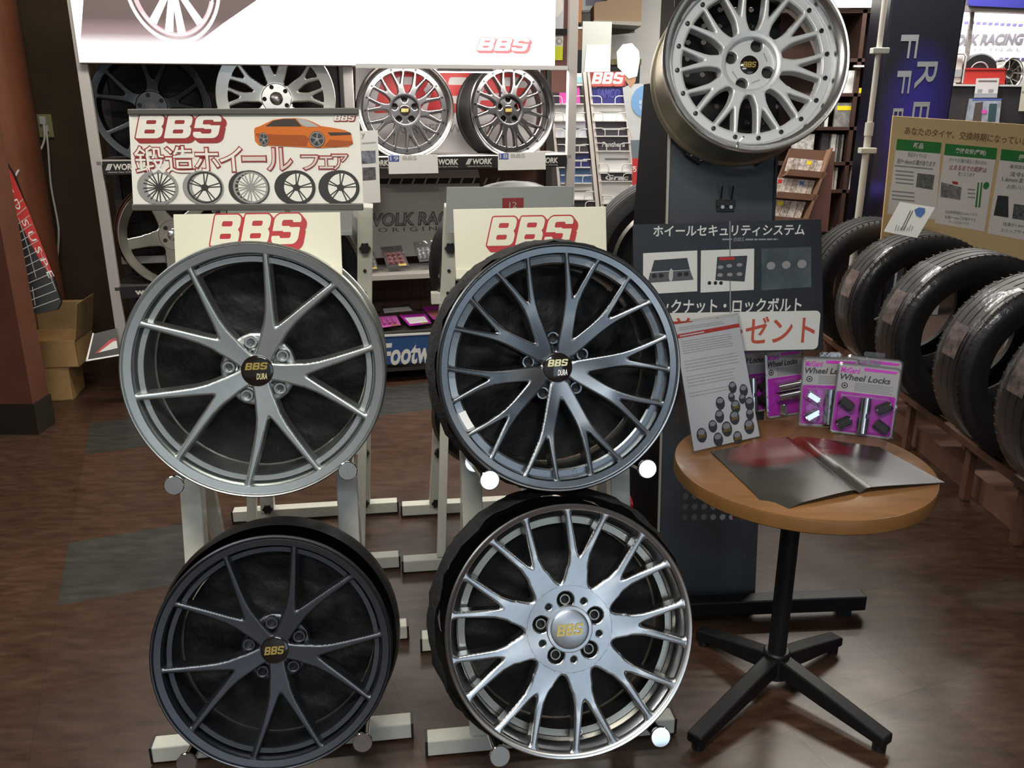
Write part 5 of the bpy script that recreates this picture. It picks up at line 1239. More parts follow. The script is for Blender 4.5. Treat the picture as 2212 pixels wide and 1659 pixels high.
fl_ = card('flyer', 'white flyer with wheel photos beside the fair sign', 'flyer', [(776, 283), (816, 281), (822, 437), (784, 440)], -0.02, white, [('y', (781, 288, 788, 300), greyp)],
           extra=[('small_print', [(782, 308), (812, 306), (812, 309), (782, 311)], lgrey), ('photo', [(780, 326), (811, 325), (812, 352), (781, 354)], M('photo_blue_grey', (0.2, 0.22, 0.27), 0.4, 0, 0.8, 30)), ('photo', [(783, 362), (811, 361), (812, 388), (784, 390)], M('photo_grey', (0.12, 0.11, 0.12), 0.4, 0, 0.8, 30))])
# grey lettered panel with slots
pV0 = PL(P0 - pCab.n * 0.30, 14, 0); vx_, vy_ = pV0.l(900, 470); pV = PL(pV0.P + pV0.e1 * vx_ + pV0.e2 * vy_, 14, 10)
vp = thing('lettered_panel', 'grey display panel with slots and dark racing letters', 'panel', mat=pV.M)
vgm = M('volk_grey', (0.40, 0.38, 0.35), 0.45)
slab(pV, 'panel', [(770, 398), (1036, 396), (1040, 545), (772, 560)], -0.004, 0, vgm, vp)
slab(pV, 'top_fold', [(770, 366), (1032, 366), (1036, 384), (770, 386)], -0.004, 0.01, vgm, vp, bev=0.003)
slab(pV, 'slot_back', [(770, 384), (1036, 384), (1036, 400), (770, 400)], -0.006, -0.003, M('slot_black', (0.01, 0.009, 0.009), 0.6), vp)
for k in range(12): slab(pV, 'slot_bar', [(790 + 26 * k, 384), (794 + 26 * k, 384), (788 + 26 * k, 399), (784 + 26 * k, 399)], -0.002, 0.0, vgm, vp)
pxtext(pV, vp, 'VOLK RACING', (803, 457, 1030, 487), 0.001, M('volk_dark', (0.035, 0.034, 0.033), 0.4), bold=0.05, shear=0.15); pxtext(pV, vp, 'VOLK RACING', (806, 460, 1027, 484), 0.0022, M('volk_silver', (0.2, 0.2, 0.2), 0.4), bold=0.0, shear=0.15)
pxtext(pV, vp, 'O R I G I N A L', (817, 490, 990, 499), 0.001, M('volk_dark', (0.035, 0.034, 0.033), 0.4))
# blister packs on the cabinet's shelves
def mini(label, q4, off, tilt, m, inner, z=0.0, yaw=14, group='packs on the cabinet shelves', nuts=True):
    c0 = PL(P0 - pCab.n * off, yaw, 0); lx, ly = c0.l(sum(p[0] for p in q4) / 4, sum(p[1] for p in q4) / 4); c = PL(c0.P + c0.e1 * lx + c0.e2 * ly, yaw, tilt); o = thing('blister_pack', label, 'package', mat=c.M, group=group)
    slab(c, 'card', q4, -0.002, 0.0, m, o)
    (a, b, c_, d) = q4
    def lerp(s_, t): return ((a[0] * (1 - s_) + b[0] * s_) * (1 - t) + (d[0] * (1 - s_) + c_[0] * s_) * t, (a[1] * (1 - s_) + b[1] * s_) * (1 - t) + (d[1] * (1 - s_) + c_[1] * s_) * t)
    slab(c, 'print_panel', [lerp(0.1, 0.3), lerp(0.9, 0.3), lerp(0.9, 0.85), lerp(0.1, 0.85)], 0.0003, 0.001, inner, o)
    slab(c, 'tag', [lerp(0.55, 0.86), lerp(0.9, 0.86), lerp(0.9, 0.97), lerp(0.55, 0.97)], 0.0003, 0.001, gold, o)
    if nuts:
        for i in range(3):
            for j in range(3):
                x, y = c.l(*lerp(0.25 + 0.25 * i, 0.4 + 0.18 * j)); MB().cyl((x, y, 0.001), (x, y, 0.015), 0.009, 10).build('nut', chrome if inner is lgrey else inner, o)
    slab(c, 'clear_cover', [lerp(0.03, 0.05), lerp(0.97, 0.05), lerp(0.97, 0.97), lerp(0.03, 0.97)], 0.017, 0.019, clear, o)
dkp = M('pack_dark', (0.06, 0.055, 0.055), 0.3); rdp = M('pack_rose', (0.30, 0.10, 0.10), 0.3); pkp = M('pack_pink', (0.55, 0.12, 0.42), 0.3); pup = M('pack_violet', (0.38, 0.02, 0.34), 0.3)
mini('dark pack with chrome nuts at the left of the middle shelf', [(782, 537), (804, 535), (818, 582), (786, 584)], 0.14, 35, dkp, lgrey)
mini('rose coloured nut pack on the middle shelf', [(822, 534), (866, 530), (884, 574), (836, 578)], 0.14, 35, dkp, rdp)
mini('clear nut pack with white tag on the middle shelf', [(893, 523), (934, 520), (944, 562), (906, 566)], 0.14, 35, dkp, lgrey)
mini('black nut pack lying at the back of the lower shelf', [(818, 662), (886, 658), (900, 672), (824, 680)], 0.2, 70, dkp, white, nuts=False)
mini('pink nut pack lying on the lower shelf', [(812, 684), (856, 681), (866, 702), (822, 708)], 0.06, 68, pkp, pkp)
mini('violet nut pack with white label on the lower shelf', [(862, 680), (918, 677), (932, 698), (884, 704)], 0.06, 68, pup, white, nuts=False)
mini('violet printed pack beside the twenty spoke wheel on the lower shelf', [(912, 664), (950, 660), (952, 690), (936, 690)], 0.1, 68, pup, rdp, nuts=False)
pFb = PL(P0 + pCab.n * 0.012, 14, 0)
fbn = thing('blue_banner', 'blue banner with white letters along the cabinet foot', 'banner', mat=pFb.M)
slab(pFb, 'panel', [(760, 731), (930, 722), (930, 782), (760, 792)], -0.004, 0, M('banner_blue', (0.03, 0.09, 0.26), 0.4), fbn)
slab(pFb, 'white_rail', [(760, 727), (930, 718), (930, 722), (760, 731)], -0.004, 0.004, white, fbn)
pxtext(pFb, fbn, 'Footwork', (823, 737, 990, 785), 0.001, white, bold=0.03, shear=0.25)

# ================================================================== left corner things
# outlet with two cords
oP = at(98, 272, 5.20)
ol = thing('wall_outlet', 'ivory wall outlet plate with white plugs on the brown wall', 'outlet', oP)
MB().box((0, 0, 0), (0.085, 0.01, 0.13)).build('plate', M('ivory', (0.30, 0.28, 0.14), 0.4), ol, bev=0.004)
MB().box((-0.004, -0.012, 0.03), (0.034, 0.02, 0.045)).build('plug', M('plug_white', (0.6, 0.6, 0.57), 0.4), ol, bev=0.004); MB().box((0.006, -0.012, -0.015), (0.028, 0.02, 0.04)).build('plug', M('plug_white', (0.6, 0.6, 0.57), 0.4), ol, bev=0.004)
cordm = M('cord_white', (0.55, 0.53, 0.48), 0.5)
def cord(label, px_pts, r=0.006):
    pts = [at(*p) for p in px_pts]; out = []
    for i in range(len(pts) - 1):
        a, b, c, d = pts[max(i - 1, 0)], pts[i], pts[i + 1], pts[min(i + 2, len(pts) - 1)]
        for k in range(6):
            t = k / 6; out.append(0.5 * ((2 * b) + (c - a) * t + (2 * a - 5 * b + 4 * c - d) * t * t + (3 * b - a - 3 * c + d) * t ** 3))
    out.append(pts[-1]); return tag(MB().tube(out, r, 8).build('power_cord', cordm, None, 60), label, 'cord')
cord('white cord running from the outlet toward the leaning banner', [(95, 268, 5.17), (96, 300, 5.12), (86, 325, 5.0), (62, 348, 4.9), (44, 362, 4.8), (30, 386, 4.7)])
cord('white cord hanging straight down from the outlet', [(100, 282, 5.17), (104, 320, 5.15), (110, 400, 5.15), (123, 470, 5.13), (127, 505, 5.12), (124, 560, 5.12), (120, 620, 5.1)])
# leaning suspension banner box
pSu = PL(at(70, 520, 4.40), 20, 14)
su = thing('leaning_banner', 'black banner with red lettered stripe leaning in the left corner', 'banner', mat=pSu.M)
slab(pSu, 'board', [(-30, 300), (8, 340), (28, 372), (112, 590), (132, 652), (124, 668), (66, 680), (40, 560), (-30, 420)], -0.05, 0, blackpl, su)
slab(pSu, 'red_stripe', [(-30, 300), (8, 345), (26, 375), (62, 455), (110, 580), (114, 604), (86, 562), (45, 486), (18, 440), (-30, 380)], 0.0004, 0.001, M('stripe_red', (0.55, 0.03, 0.025), 0.45), su)
a_, b_ = pSu.l(18, 405), pSu.l(112, 600); ang = math.degrees(math.atan2(b_[1] - a_[1], b_[0] - a_[0])); L_ = math.hypot(b_[0] - a_[0], b_[1] - a_[1])
mx, my = (a_[0] + b_[0]) / 2, (a_[1] + b_[1]) / 2
text(su, 'E D  S U S P E', (mx - L_ / 2, my - 0.012, mx + L_ / 2, my + 0.016), 0.0014, white, rot=ang)
cw = MB(); linem = M('line_print', (0.45, 0.45, 0.45), 0.5)
for k in range(13):
    t = k / 12; u0 = 24 + 36 * t; v0 = 455 + 215 * t; u1 = 50 + 78 * t; v1 = 440 + 215 * t - 10
    p_, q_ = pSu.l(u0, v0), pSu.l(u1, v1); cw.bar((p_[0], p_[1], 0.001), (q_[0], q_[1], 0.001), 0.004, 0.0012)
for (u0, v0, u1, v1) in ((40, 470, 62, 540), (62, 540, 78, 600), (88, 545, 120, 625), (70, 620, 76, 660)):
    p_, q_ = pSu.l(u0, v0), pSu.l(u1, v1); cw.bar((p_[0], p_[1], 0.001), (q_[0], q_[1], 0.001), 0.003, 0.0012)
cw.build('line_drawing', linem, su)
# cardboard boxes
cardm = M('cardboard', (0.50, 0.31, 0.13), 0.7, 0, 0.12, 12); cardd = M('cardboard_inside', (0.34, 0.22, 0.10), 0.75, 0, 0.15, 12)
def carton(label, base, W, D, Hh, yaw, open_=False):
    o = thing('cardboard_box', label, 'box', base, rad(yaw)); th = 0.004
    MB().box((0, D / 2, th / 2), (W, D, th)).build('bottom', cardm, o)
    for nm_, c, d in (('side', (0, th / 2, Hh / 2), (W, th, Hh)), ('side', (0, D - th / 2, Hh / 2), (W, th, Hh)), ('side', (-W / 2 + th / 2, D / 2, Hh / 2), (th, D, Hh)), ('side', (W / 2 - th / 2, D / 2, Hh / 2), (th, D, Hh))): MB().box(c, d).build(nm_, cardm, o)
    if open_:
        MB().box((0, D + 0.01, Hh + 0.075), (W, th, 0.15), Matrix.Rotation(rad(-6), 3, 'X')).build('flap', cardd, o)
        MB().box((0, D + 0.018, Hh + 0.135), (W * 1.02, th, 0.05), Matrix.Rotation(rad(-10), 3, 'X')).build('flap_edge', cardm, o)
        MB().box((W / 2 + 0.02, D / 2, Hh + 0.10), (th, D, 0.20), Matrix.Rotation(rad(10), 3, 'Y')).build('flap', cardd, o)
    else:
        MB().box((0, D * 0.25 + 0.001, Hh + th / 2), (W, D * 0.5 - 0.004, th)).build('flap', cardm, o); MB().box((0, D * 0.75 + 0.001, Hh + th / 2), (W, D * 0.5 - 0.004, th)).build('flap', cardm, o)
    return o
g1 = atz(120, 866); carton('small closed cardboard box on the floor by the brown column', (g1.x, g1.y, 0), 0.19, 0.24, 0.185, 12)
carton('open cardboard box with raised flap stacked by the brown column', (g1.x + 0.01, g1.y + 0.0, 0.19), 0.285, 0.28, 0.15, 8, True)
# framed print leaning against the cabinet
pFr = PL(at(225, 745, 4.36), 30, 35)
fr_ = thing('framed_print', 'black framed print with red and white image leaning by the cabinet foot', 'picture', mat=pFr.M)
slab(pFr, 'panel', [(202, 721), (252, 709), (262, 768), (187, 780)], -0.006, 0, blackpl, fr_)
slab(pFr, 'white_edge', [(200, 720), (203, 720), (189, 781), (185, 781)], -0.004, 0.004, white, fr_); slab(pFr, 'white_edge', [(186, 778), (262, 765), (262, 768), (186, 781)], -0.004, 0.004, white, fr_)
slab(pFr, 'red_print', [(205, 764), (236, 735), (250, 730), (252, 752)], 0.0004, 0.001, red, fr_); slab(pFr, 'white_print', [(212, 762), (244, 738), (252, 736), (254, 752)], 0.0012, 0.0016, paper, fr_)

# ================================================================== leaflet rack behind the tower
pR = PL(at(1290, 300, 5.9), 0, 6)
lr = thing('brochure_rack', 'white wire brochure rack with tiers of leaflets', 'rack', mat=pR.M)
wirem = M('rack_wire', (0.72, 0.69, 0.66), 0.35); woodw = M('rack_side', (0.66, 0.60, 0.54), 0.5)
for q4 in ([(1258, 157), (1265, 157), (1294, 446), (1286, 446)], [(1268, 158), (1273, 158), (1304, 446), (1297, 446)], [(1183, 160), (1188, 160), (1214, 440), (1208, 440)], [(1344, 190), (1352, 190), (1374, 400), (1366, 400)]): slab(pR, 'upright', q4, -0.02, 0.03, woodw, lr)
def shx(u, v): return u + 0.105 * (v - 200)
navy = M('broch_navy', (0.03, 0.03, 0.16), 0.35); pink = M('broch_pink', (0.75, 0.10, 0.45), 0.35); dkgrey = M('broch_dark', (0.05, 0.04, 0.05), 0.35); wbro = M('broch_white', (0.8, 0.8, 0.78), 0.35); blu2 = M('broch_blue', (0.06, 0.13, 0.28), 0.35); cyan = M('broch_cyan', (0.35, 0.65, 0.7), 0.35); ltb = M('broch_pale', (0.55, 0.56, 0.62), 0.35, 0, 0.4, 8)
COLS = [('left', 1190, 1257, [(182, 226, dkgrey, pink, '', 'dark and pink'), (227, 262, wbro, None, '', 'plain white upper'), (263, 297, ltb, greyp, '', 'silver car'), (298, 330, dkgrey, wbro, '', 'dark racing'), (331, 362, navy, wbro, '', 'navy'), (363, 396, blu2, wbro, '', 'blue'), (397, 431, wbro, greyp, '', 'white lower'), (432, 452, dkgrey, None, '', 'dark lowest')]),
        ('right', 1274, 1346, [(190, 226, navy, M('samco_blue', (0.07, 0.07, 0.3), 0.4), 'SAMCO', 'navy'), (227, 262, wbro, lgrey, '', 'plain white upper'), (263, 295, dkgrey, wbro, '', 'dark violet'), (296, 327, dkgrey, wbro, 'Panthera', 'black'), (328, 372, wbro, greyp, '', 'white middle'), (374, 392, dkgrey, wbro, 'Grac', 'black script'), (393, 440, wbro, None, '', 'white lowest')])]
for cname, u0, u1, tiers in COLS:
    for v0, v1, m, m2, tx, desc in tiers:
        q4 = [(shx(u0, v0), v0), (shx(u1, v0), v0 - 1), (shx(u1, v1), v1), (shx(u0, v1), v1 + 1)]
        o = thing('brochure', desc + ' brochure in the ' + cname + ' column of the wire rack', 'brochure', mat=PL(pR.P - pR.n * 0.0, 0, 6).M, group='brochures in the wire rack')
        slab(pR, 'sheet', q4, 0.0, 0.012, m, o)
        if m2 is not None and tx:
            vm = (v0 + v1) / 2; pxtext(pR, o, tx, (shx(u0, vm) + 14, vm - 5 if tx != 'SAMCO' else vm - 16, shx(u1, vm) - 8, vm + 6 if tx != 'SAMCO' else vm + 4), 0.0125, m2, bold=0.03, shear=0.15)
        elif m2 is not None: slab(pR, 'printed_patch', [(shx(u0, v0) + 20 if cname == 'left' and v0 < 200 else shx(u0, v0) + 18, v0 + (2 if v0 < 200 else 14)), (shx(u1, v0) - 4, v0 + (2 if v0 < 200 else 14)), (shx(u1, v0) - 2, v0 + (42 if v0 < 200 else 18)), (shx(u0, v0) + 20, v0 + (42 if v0 < 200 else 18))], 0.0125, 0.013, m2, o)
    wb = []
    for v0, v1, *_ in tiers:
        a, b = pR.l(shx(u0, v1), v1), pR.l(shx(u1, v1), v1); hh = abs(a[1] - pR.l(shx(u0, v1), v1 - 17)[1]); wd = b[0] - a[0]
        for s_, e_ in ((0.0, 0.30), (0.70, 1.0)):
            xa, xb = a[0] + wd * s_, a[0] + wd * e_; yb = a[1]
            if s_ == 0: pts = [(xa, yb + hh, 0.035), (xb - 0.02, yb + hh, 0.035), (xb - 0.005, yb + hh * 0.85, 0.035), (xb, yb + hh * 0.6, 0.035), (xb, yb, 0.035)]
            else: pts = [(xb, yb + hh, 0.035), (xa + 0.02, yb + hh, 0.035), (xa + 0.005, yb + hh * 0.85, 0.035), (xa, yb + hh * 0.6, 0.035), (xa, yb, 0.035)]
            MB().tube(pts, 0.0035, 6).build('wire_holder', wirem, lr, 60)
        MB().bar((a[0], a[1], 0.02), (b[0], b[1], 0.02), 0.008, 0.03).build('tier_rail', wirem, lr)
slab(pR, 'header', [(1272, 157), (1350, 155), (1352, 187), (1274, 189)], 0.0, 0.02, M('rack_header', (0.22, 0.04, 0.04), 0.4), lr)
logo(lr, pR.rect(1276, 157, 1350, 187), 0.021, white, M('header_red', (0.5, 0.1, 0.09), 0.4))
slab(pR, 'header', [(1185, 160), (1257, 159), (1259, 186), (1187, 187)], 0.0, 0.02, white, lr); slab(pR, 'cyan_print', [(1190, 168), (1256, 167), (1257, 180), (1191, 181)], 0.021, 0.022, cyan, lr)
for u in (1200, 1290, 1365):
    a = pR.l(u, 440); MB().bar((a[0], a[1], -0.01), (a[0], -pR.P.z / math.cos(rad(6)), -0.01), 0.02, 0.02).build('leg', wirem, lr)
# blank sign plate above the rack and grey sign board
pQ = PL(at(1285, 100, 6.2), 0, 0)
gs = thing('sign_post', 'pale grey sign board with blank white plate above the brochure rack', 'sign', mat=pQ.M)
slab(pQ, 'board', [(1259, 46), (1322, 47), (1318, 160), (1256, 160)], -0.02, 0, M('signboard_grey', (0.45, 0.46, 0.42), 0.5), gs)
MB().box((pQ.l(1288, 100)[0], -pQ.P.z / 2, -0.03), (0.03, pQ.P.z + 0.1, 0.02)).build('post', greyp, gs)
slab(pQ, 'blank_plate', [(1267, 98), (1315, 98), (1318, 155), (1262, 156)], 0.001, 0.004, white, gs)
# cardboard cut-out figure: blank head plate, shirt with a blue badge, red foot panel
pU = PL(at(1365, 270, 5.7), 0, 3)
su2 = thing('cutout_standee', 'tall flat cut-out of a shirted figure with a blue round badge', 'standee', mat=pU.M)
slab(pU, 'shirt_panel', [(1345, 190), (1362, 182), (1385, 180), (1440, 200), (1440, 300), (1366, 303), (1352, 250)], -0.006, 0, M('shirt_print', (0.48, 0.50, 0.51), 0.5, 0, 0.1, 8), su2)
slab(pU, 'neck_print', [(1351, 160), (1375, 160), (1372, 178), (1362, 190), (1350, 172)], 0.0002, 0.001, M('skin_print', (0.45, 0.25, 0.16), 0.5), su2)
slab(pU, 'blank_head', [(1345, 96), (1365, 93), (1380, 110), (1382, 130), (1376, 165), (1358, 170), (1334, 145), (1332, 112)], 0.0015, 0.003, white, su2)
MB().prism(ell(*pU.l(1393, 219), 0.085, 0.095), 0.001, 0.003).build('blue_badge', M('badge_sky', (0.16, 0.33, 0.58), 0.5), su2)
pxtext(pU, su2, '毎日乗るから', (1380, 216, 1420, 225), 0.0035, white); pxtext(pU, su2, 'ちゃんと買う', (1381, 228, 1420, 237), 0.0035, white)
slab(pU, 'trouser_print', [(1362, 303), (1440, 300), (1440, 345), (1366, 345)], -0.006, 0.0002, M('grey_blue_print', (0.13, 0.16, 0.19), 0.5), su2)
slab(pU, 'red_panel', [(1366, 342), (1440, 340), (1440, 400), (1366, 400)], -0.006, 0.0008, M('standee_red', (0.45, 0.03, 0.03), 0.45), su2)
pxtext(pU, su2, 'ちゃん', (1366, 358, 1398, 372), 0.0015, white, bold=0.02)
slab(pU, 'foot_board', [(1362, 400), (1440, 400), (1450, 760), (1372, 760)], -0.006, 0, white, su2)

# back part of the shop: white pillar, shelf box, papers
whw = M('white_wall', (0.72, 0.70, 0.66), 0.6)
pa, pb_ = at(1255, 60, 7.6), at(1428, 60, 7.6)
struct('wall_partition', MB().box(((pa.x + pb_.x) / 2, 7.75, 1.47), (pb_.x - pa.x, 0.2, 2.95)), whw)
pX = PL(at(1330, 30, 7.0), 0, 0)
wsx = thing('wall_shelf', 'grey wall shelf carrying a brown box in the far corner', 'shelf', mat=pX.M)
slab(pX, 'board', [(1282, 44), (1386, 47), (1386, 56), (1282, 50)], -0.5, 0, M('wall_shelf_grey', (0.35, 0.33, 0.29), 0.5), wsx); slab(pX, 'bracket', [(1322, 50), (1386, 56), (1386, 62), (1322, 68)], -0.4, -0.38, M('wall_shelf_shade', (0.22, 0.2, 0.17), 0.5), wsx)
bxx = thing('storage_box', 'brown rounded storage box on the far wall shelf', 'box', mat=pX.M)
slab(pX, 'body', [(1284, 47), (1284, 10), (1288, 4), (1312, 1), (1320, -30), (1388, -30), (1386, 49)], -0.35, -0.02, M('box_brown', (0.30, 0.20, 0.11), 0.6), bxx)
slab(pX, 'lid', [(1318, -32), (1390, -32), (1390, -60), (1318, -60)], -0.36, -0.01, M('box_brown', (0.3, 0.2, 0.11), 0.6), bxx)
pY = PL(at(1275, 10, 7.4), 0, 0)
fp = thing('framed_picture', 'lilac picture in white frame on the far partition', 'picture', mat=pY.M)
slab(pY, 'frame', [(1257, -60), (1330, -60), (1330, 24), (1257, 24)], -0.02, 0, white, fp); slab(pY, 'image', [(1265, -60), (1330, -60), (1330, 12), (1265, 12)], 0.001, 0.003, M('lilac', (0.30, 0.27, 0.42), 0.5), fp); slab(pY, 'ledge', [(1257, 23), (1330, 23), (1330, 28), (1257, 28)], -0.02, 0.03, greyp, fp)
pZ = PL(at(1250, 100, 6.9), 0, 0)
od = thing('wooden_rack_side', 'orange brown wooden rack side beyond the cabinet post', 'rack', mat=pZ.M)
slab(pZ, 'upper_board', [(1246, -40), (1258, -40), (1256, 48), (1246, 48)], -0.3, 0, M('orange_wood', (0.45, 0.18, 0.05), 0.5), od); slab(pZ, 'lower_board', [(1244, 62), (1258, 62), (1256, 108), (1244, 108)], -0.3, 0, M('orange_wood_dark', (0.2, 0.09, 0.03), 0.5), od); slab(pZ, 'rail', [(1244, 58), (1258, 58), (1258, 63), (1244, 63)], -0.3, 0.01, white, od); slab(pZ, 'plinth', [(1242, 108), (1258, 108), (1256, 170), (1242, 170)], -0.3, 0, blackpl, od)
# papers taped to the end of the cabinet
pPp = PL(at(1208, 60, 5.35), 14, 0)
pp = thing('paper_notice', 'white and yellow paper notice taped beside the bright header', 'notice', mat=pPp.M)
slab(pPp, 'sheet', [(1196, -30), (1219, -30), (1217, 62), (1196, 62)], -0.001, 0, M('notice_pale', (0.6, 0.62, 0.7), 0.5), pp); slab(pPp, 'lower_sheet', [(1196, 76), (1217, 76), (1216, 100), (1196, 100)], -0.001, 0, paper, pp); slab(pPp, 'yellow_tab', [(1196, 100), (1216, 100), (1215, 130), (1196, 130)], -0.001, 0.0003, M('tab_yellow', (0.65, 0.7, 0.04), 0.5), pp)
slab(pPp, 'blank_patch', [(1196, -20), (1214, -8), (1216, 20), (1205, 36), (1196, 38)], 0.0005, 0.001, white, pp)
MB().prism(ell(*pPp.l(1208, 89), 0.018, 0.018), 0.0005, 0.001).build('wheel_drawing', greyp, pp); MB().prism(ell(*pPp.l(1208, 89), 0.012, 0.012), 0.0012, 0.0015).build('wheel_drawing', paper, pp)
slab(pPp, 'black_clip', [(1196, 63), (1224, 62), (1224, 75), (1196, 76)], 0.0, 0.01, blackpl, pp)
slab(pPp, 'backing_board', [(1192, -60), (1236, -60), (1228, 200), (1192, 200)], -0.02, -0.004, M('backing_brown', (0.12, 0.05, 0.04), 0.5), pp)
# dark far furniture seen past the rack
dkc = thing('dark_counter', 'dark counter with yellow tape edge beyond the blank sign plate', 'counter', (at(1335, 120, 6.9).x, 6.9, 0))
MB().box((0.0, 0.25, 0.92), (0.34, 0.5, 1.84)).build('body', blackpl, dkc); MB().box((0, 0.24, 1.86), (0.35, 0.52, 0.04)).build('top', M('tape_yellow', (0.12, 0.10, 0.03), 0.4, 0, 0.9, 30), dkc)

# ================================================================== bookshelf, leaflet carton, pole, blue pillar
pBs = PL(at(1800, 200, 6.6), 0, 0)
dkb = M('dark_wood', (0.05, 0.025, 0.018), 0.45, 0, 0.2, 10)
bs = thing('bookshelf', 'tall dark wooden bookshelf behind the polished wheel', 'bookshelf', mat=pBs.M)
bx0, bx1 = pBs.l(1560, 200)[0], pBs.l(1912, 200)[0]; byt = pBs.l(1800, 10)[1]; byb = -(pBs.P.z); DB = 0.34
MB().box(((bx0 + bx1) / 2, (byt + byb) / 2, -DB), (bx1 - bx0, byt - byb, 0.02)).build('back_board', M('dark_wood_back', (0.07, 0.035, 0.025), 0.5, 0, 0.2, 6), bs)
for x in (bx0, pBs.l(1843, 250)[0], bx1): MB().box((x, (byt + byb) / 2, -DB / 2), (0.03, byt - byb, DB)).build('upright', dkb, bs)
sv = [20, 126, 201, 274, 350, 410]; sy = [pBs.l(1800, v)[1] for v in sv]
for k, y in enumerate(sy): MB().box(((bx0 + bx1) / 2, y - 0.012, -DB / 2), (bx1 - bx0, 0.024, DB)).build('shelf', dkb, bs)
wl = pBs.l(1800, -20)[1]
MB().box(((bx0 + bx1) / 2, (wl + byt) / 2 + 0.0, 0.01), (bx1 - bx0, 0.13, 0.03)).build('white_pelmet', emis('pelmet_lit', (1, 0.97, 0.92), 0.9), bs)
BK = M('book_spines', (0.35, 0.33, 0.31), 0.5, 0, 0.9, 3, objvar=0.7)
bookcols = [M('book_white', (0.6, 0.58, 0.55), 0.45), M('book_dark', (0.05, 0.045, 0.045), 0.45), M('book_grey', (0.2, 0.19, 0.18), 0.45, 0, 0.6, 20), M('book_green', (0.25, 0.28, 0.1), 0.45), M('book_tan', (0.4, 0.3, 0.18), 0.45), M('book_pale', (0.45, 0.42, 0.4), 0.45, 0, 0.7, 30)]
def book(label, u0, u1, vt, shelf_k, m, dep=0.16, z=-0.04, lean=0, grp='books on the dark bookshelf', cover_m=None):
    x0_ = pBs.l(u0, 200)[0]; x1_ = pBs.l(u1, 200)[0]; yb = sy[shelf_k]; yt = pBs.l(1800, vt)[1]
    o = thing('book', label, 'book', mat=pBs.M @ Matrix.Translation(((x0_ + x1_) / 2, yb, z)) @ Matrix.Rotation(rad(lean), 4, 'Z'), group=grp)
    wd = x1_ - x0_ - 0.002; hh = yt - yb
    MB().box((0, hh / 2, -dep / 2), (wd, hh, dep)).build('cover', m, o); MB().box((0, hh / 2, -dep / 2 - 0.002), (max(wd - 0.004, 0.002), hh - 0.006, dep - 0.001)).build('pages', paper, o)
    if cover_m: MB().box((0, hh * 0.78, 0.001), (wd * 0.8, hh * 0.18, 0.002)).build('title_patch', cover_m, o)
    return o
yel = M('title_yellow', (0.75, 0.6, 0.02), 0.4)
book('white price plate on the upper shelf of the bookshelf', 1835, 1866, 122, 1, white, 0.02, 0.03).location.z -= 0.06
book('white display box on the second shelf of the bookshelf', 1812, 1852, 152, 2, white, 0.18, -0.03)
book('narrow white sheet at the right of the second bookshelf shelf', 1893, 1909, 155, 2, white, 0.02, -0.02, -3)
book('tiny yellow bottle card on the second bookshelf shelf', 1857, 1866, 190, 2, yel, 0.03, -0.02)
book('magazine with yellow title facing out on the third bookshelf shelf', 1810, 1850, 222, 3, bookcols[2], 0.02, -0.02, 0, cover_m=yel)
book('pale green magazine at the right end of the third bookshelf shelf', 1885, 1897, 234, 3, bookcols[3], 0.02, -0.02)
for k, (u0, u1, vt, m, d) in enumerate([(1775, 1783, 240, 0, 'white'), (1785, 1790, 244, 1, 'black'), (1792, 1800, 238, 0, 'broad white')]): book(d + ' book spine beside the yellow titled magazine', u0, u1, vt, 3, bookcols[m])
book('leafy patterned magazine on the fourth bookshelf shelf', 1723, 1772, 290, 4, bookcols[5], 0.02, -0.02)
for k, (u0, u1, vt, m, d) in enumerate([(1790, 1806, 288, 1, 'wide black'), (1812, 1822, 290, 0, 'leaning white'), (1823, 1828, 292, 2, 'thin grey'), (1829, 1833, 292, 1, 'thin black'), (1834, 1839, 291, 2, 'grey')]): book(d + ' book on the fourth bookshelf shelf', u0, u1, vt, 4, bookcols[m])
for k, (u0, u1, vt, m, d) in enumerate([(1815, 1821, 362, 2, 'grey'), (1822, 1827, 360, 4, 'tan'), (1828, 1834, 363, 5, 'speckled'), (1862, 1868, 360, 0, 'white'), (1869, 1875, 362, 2, 'dull grey'), (1876, 1880, 361, 1, 'black')]): book(d + ' spine on the lowest visible bookshelf shelf', u0, u1, vt, 5, bookcols[m])

# brown cardboard leaflet display
pL_ = PL(at(1770, 400, 5.2), 12, 16)
ld2 = thing('leaflet_display', 'brown tiered cardboard leaflet display in front of the bookshelf', 'display stand', mat=pL_.M)
cbm = M('display_brown', (0.11, 0.048, 0.028), 0.6, 0, 0.12, 10); cbe = M('display_edge', (0.19, 0.10, 0.06), 0.6)
slab(pL_, 'back_panel', [(1708, 320), (1788, 326), (1722, 500), (1640, 490)], -0.02, 0, cbm, ld2)
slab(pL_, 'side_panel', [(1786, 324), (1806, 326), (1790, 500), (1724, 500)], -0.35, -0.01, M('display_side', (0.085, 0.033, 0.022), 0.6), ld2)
slab(pL_, 'side_panel', [(1794, 326), (1808, 326), (1834, 500), (1782, 500)], -0.45, -0.36, cbm, ld2)
slab(pL_, 'edge_strip', [(1786, 324), (1790, 324), (1728, 500), (1722, 500)], -0.01, 0.05, cbe, ld2)
lfm = [M('leaf_a', (0.42, 0.36, 0.33), 0.45, 0, 0.7, 40), M('leaf_b', (0.34, 0.30, 0.27), 0.45, 0, 0.8, 55), M('leaf_c', (0.45, 0.42, 0.40), 0.45, 0, 0.6, 48)]
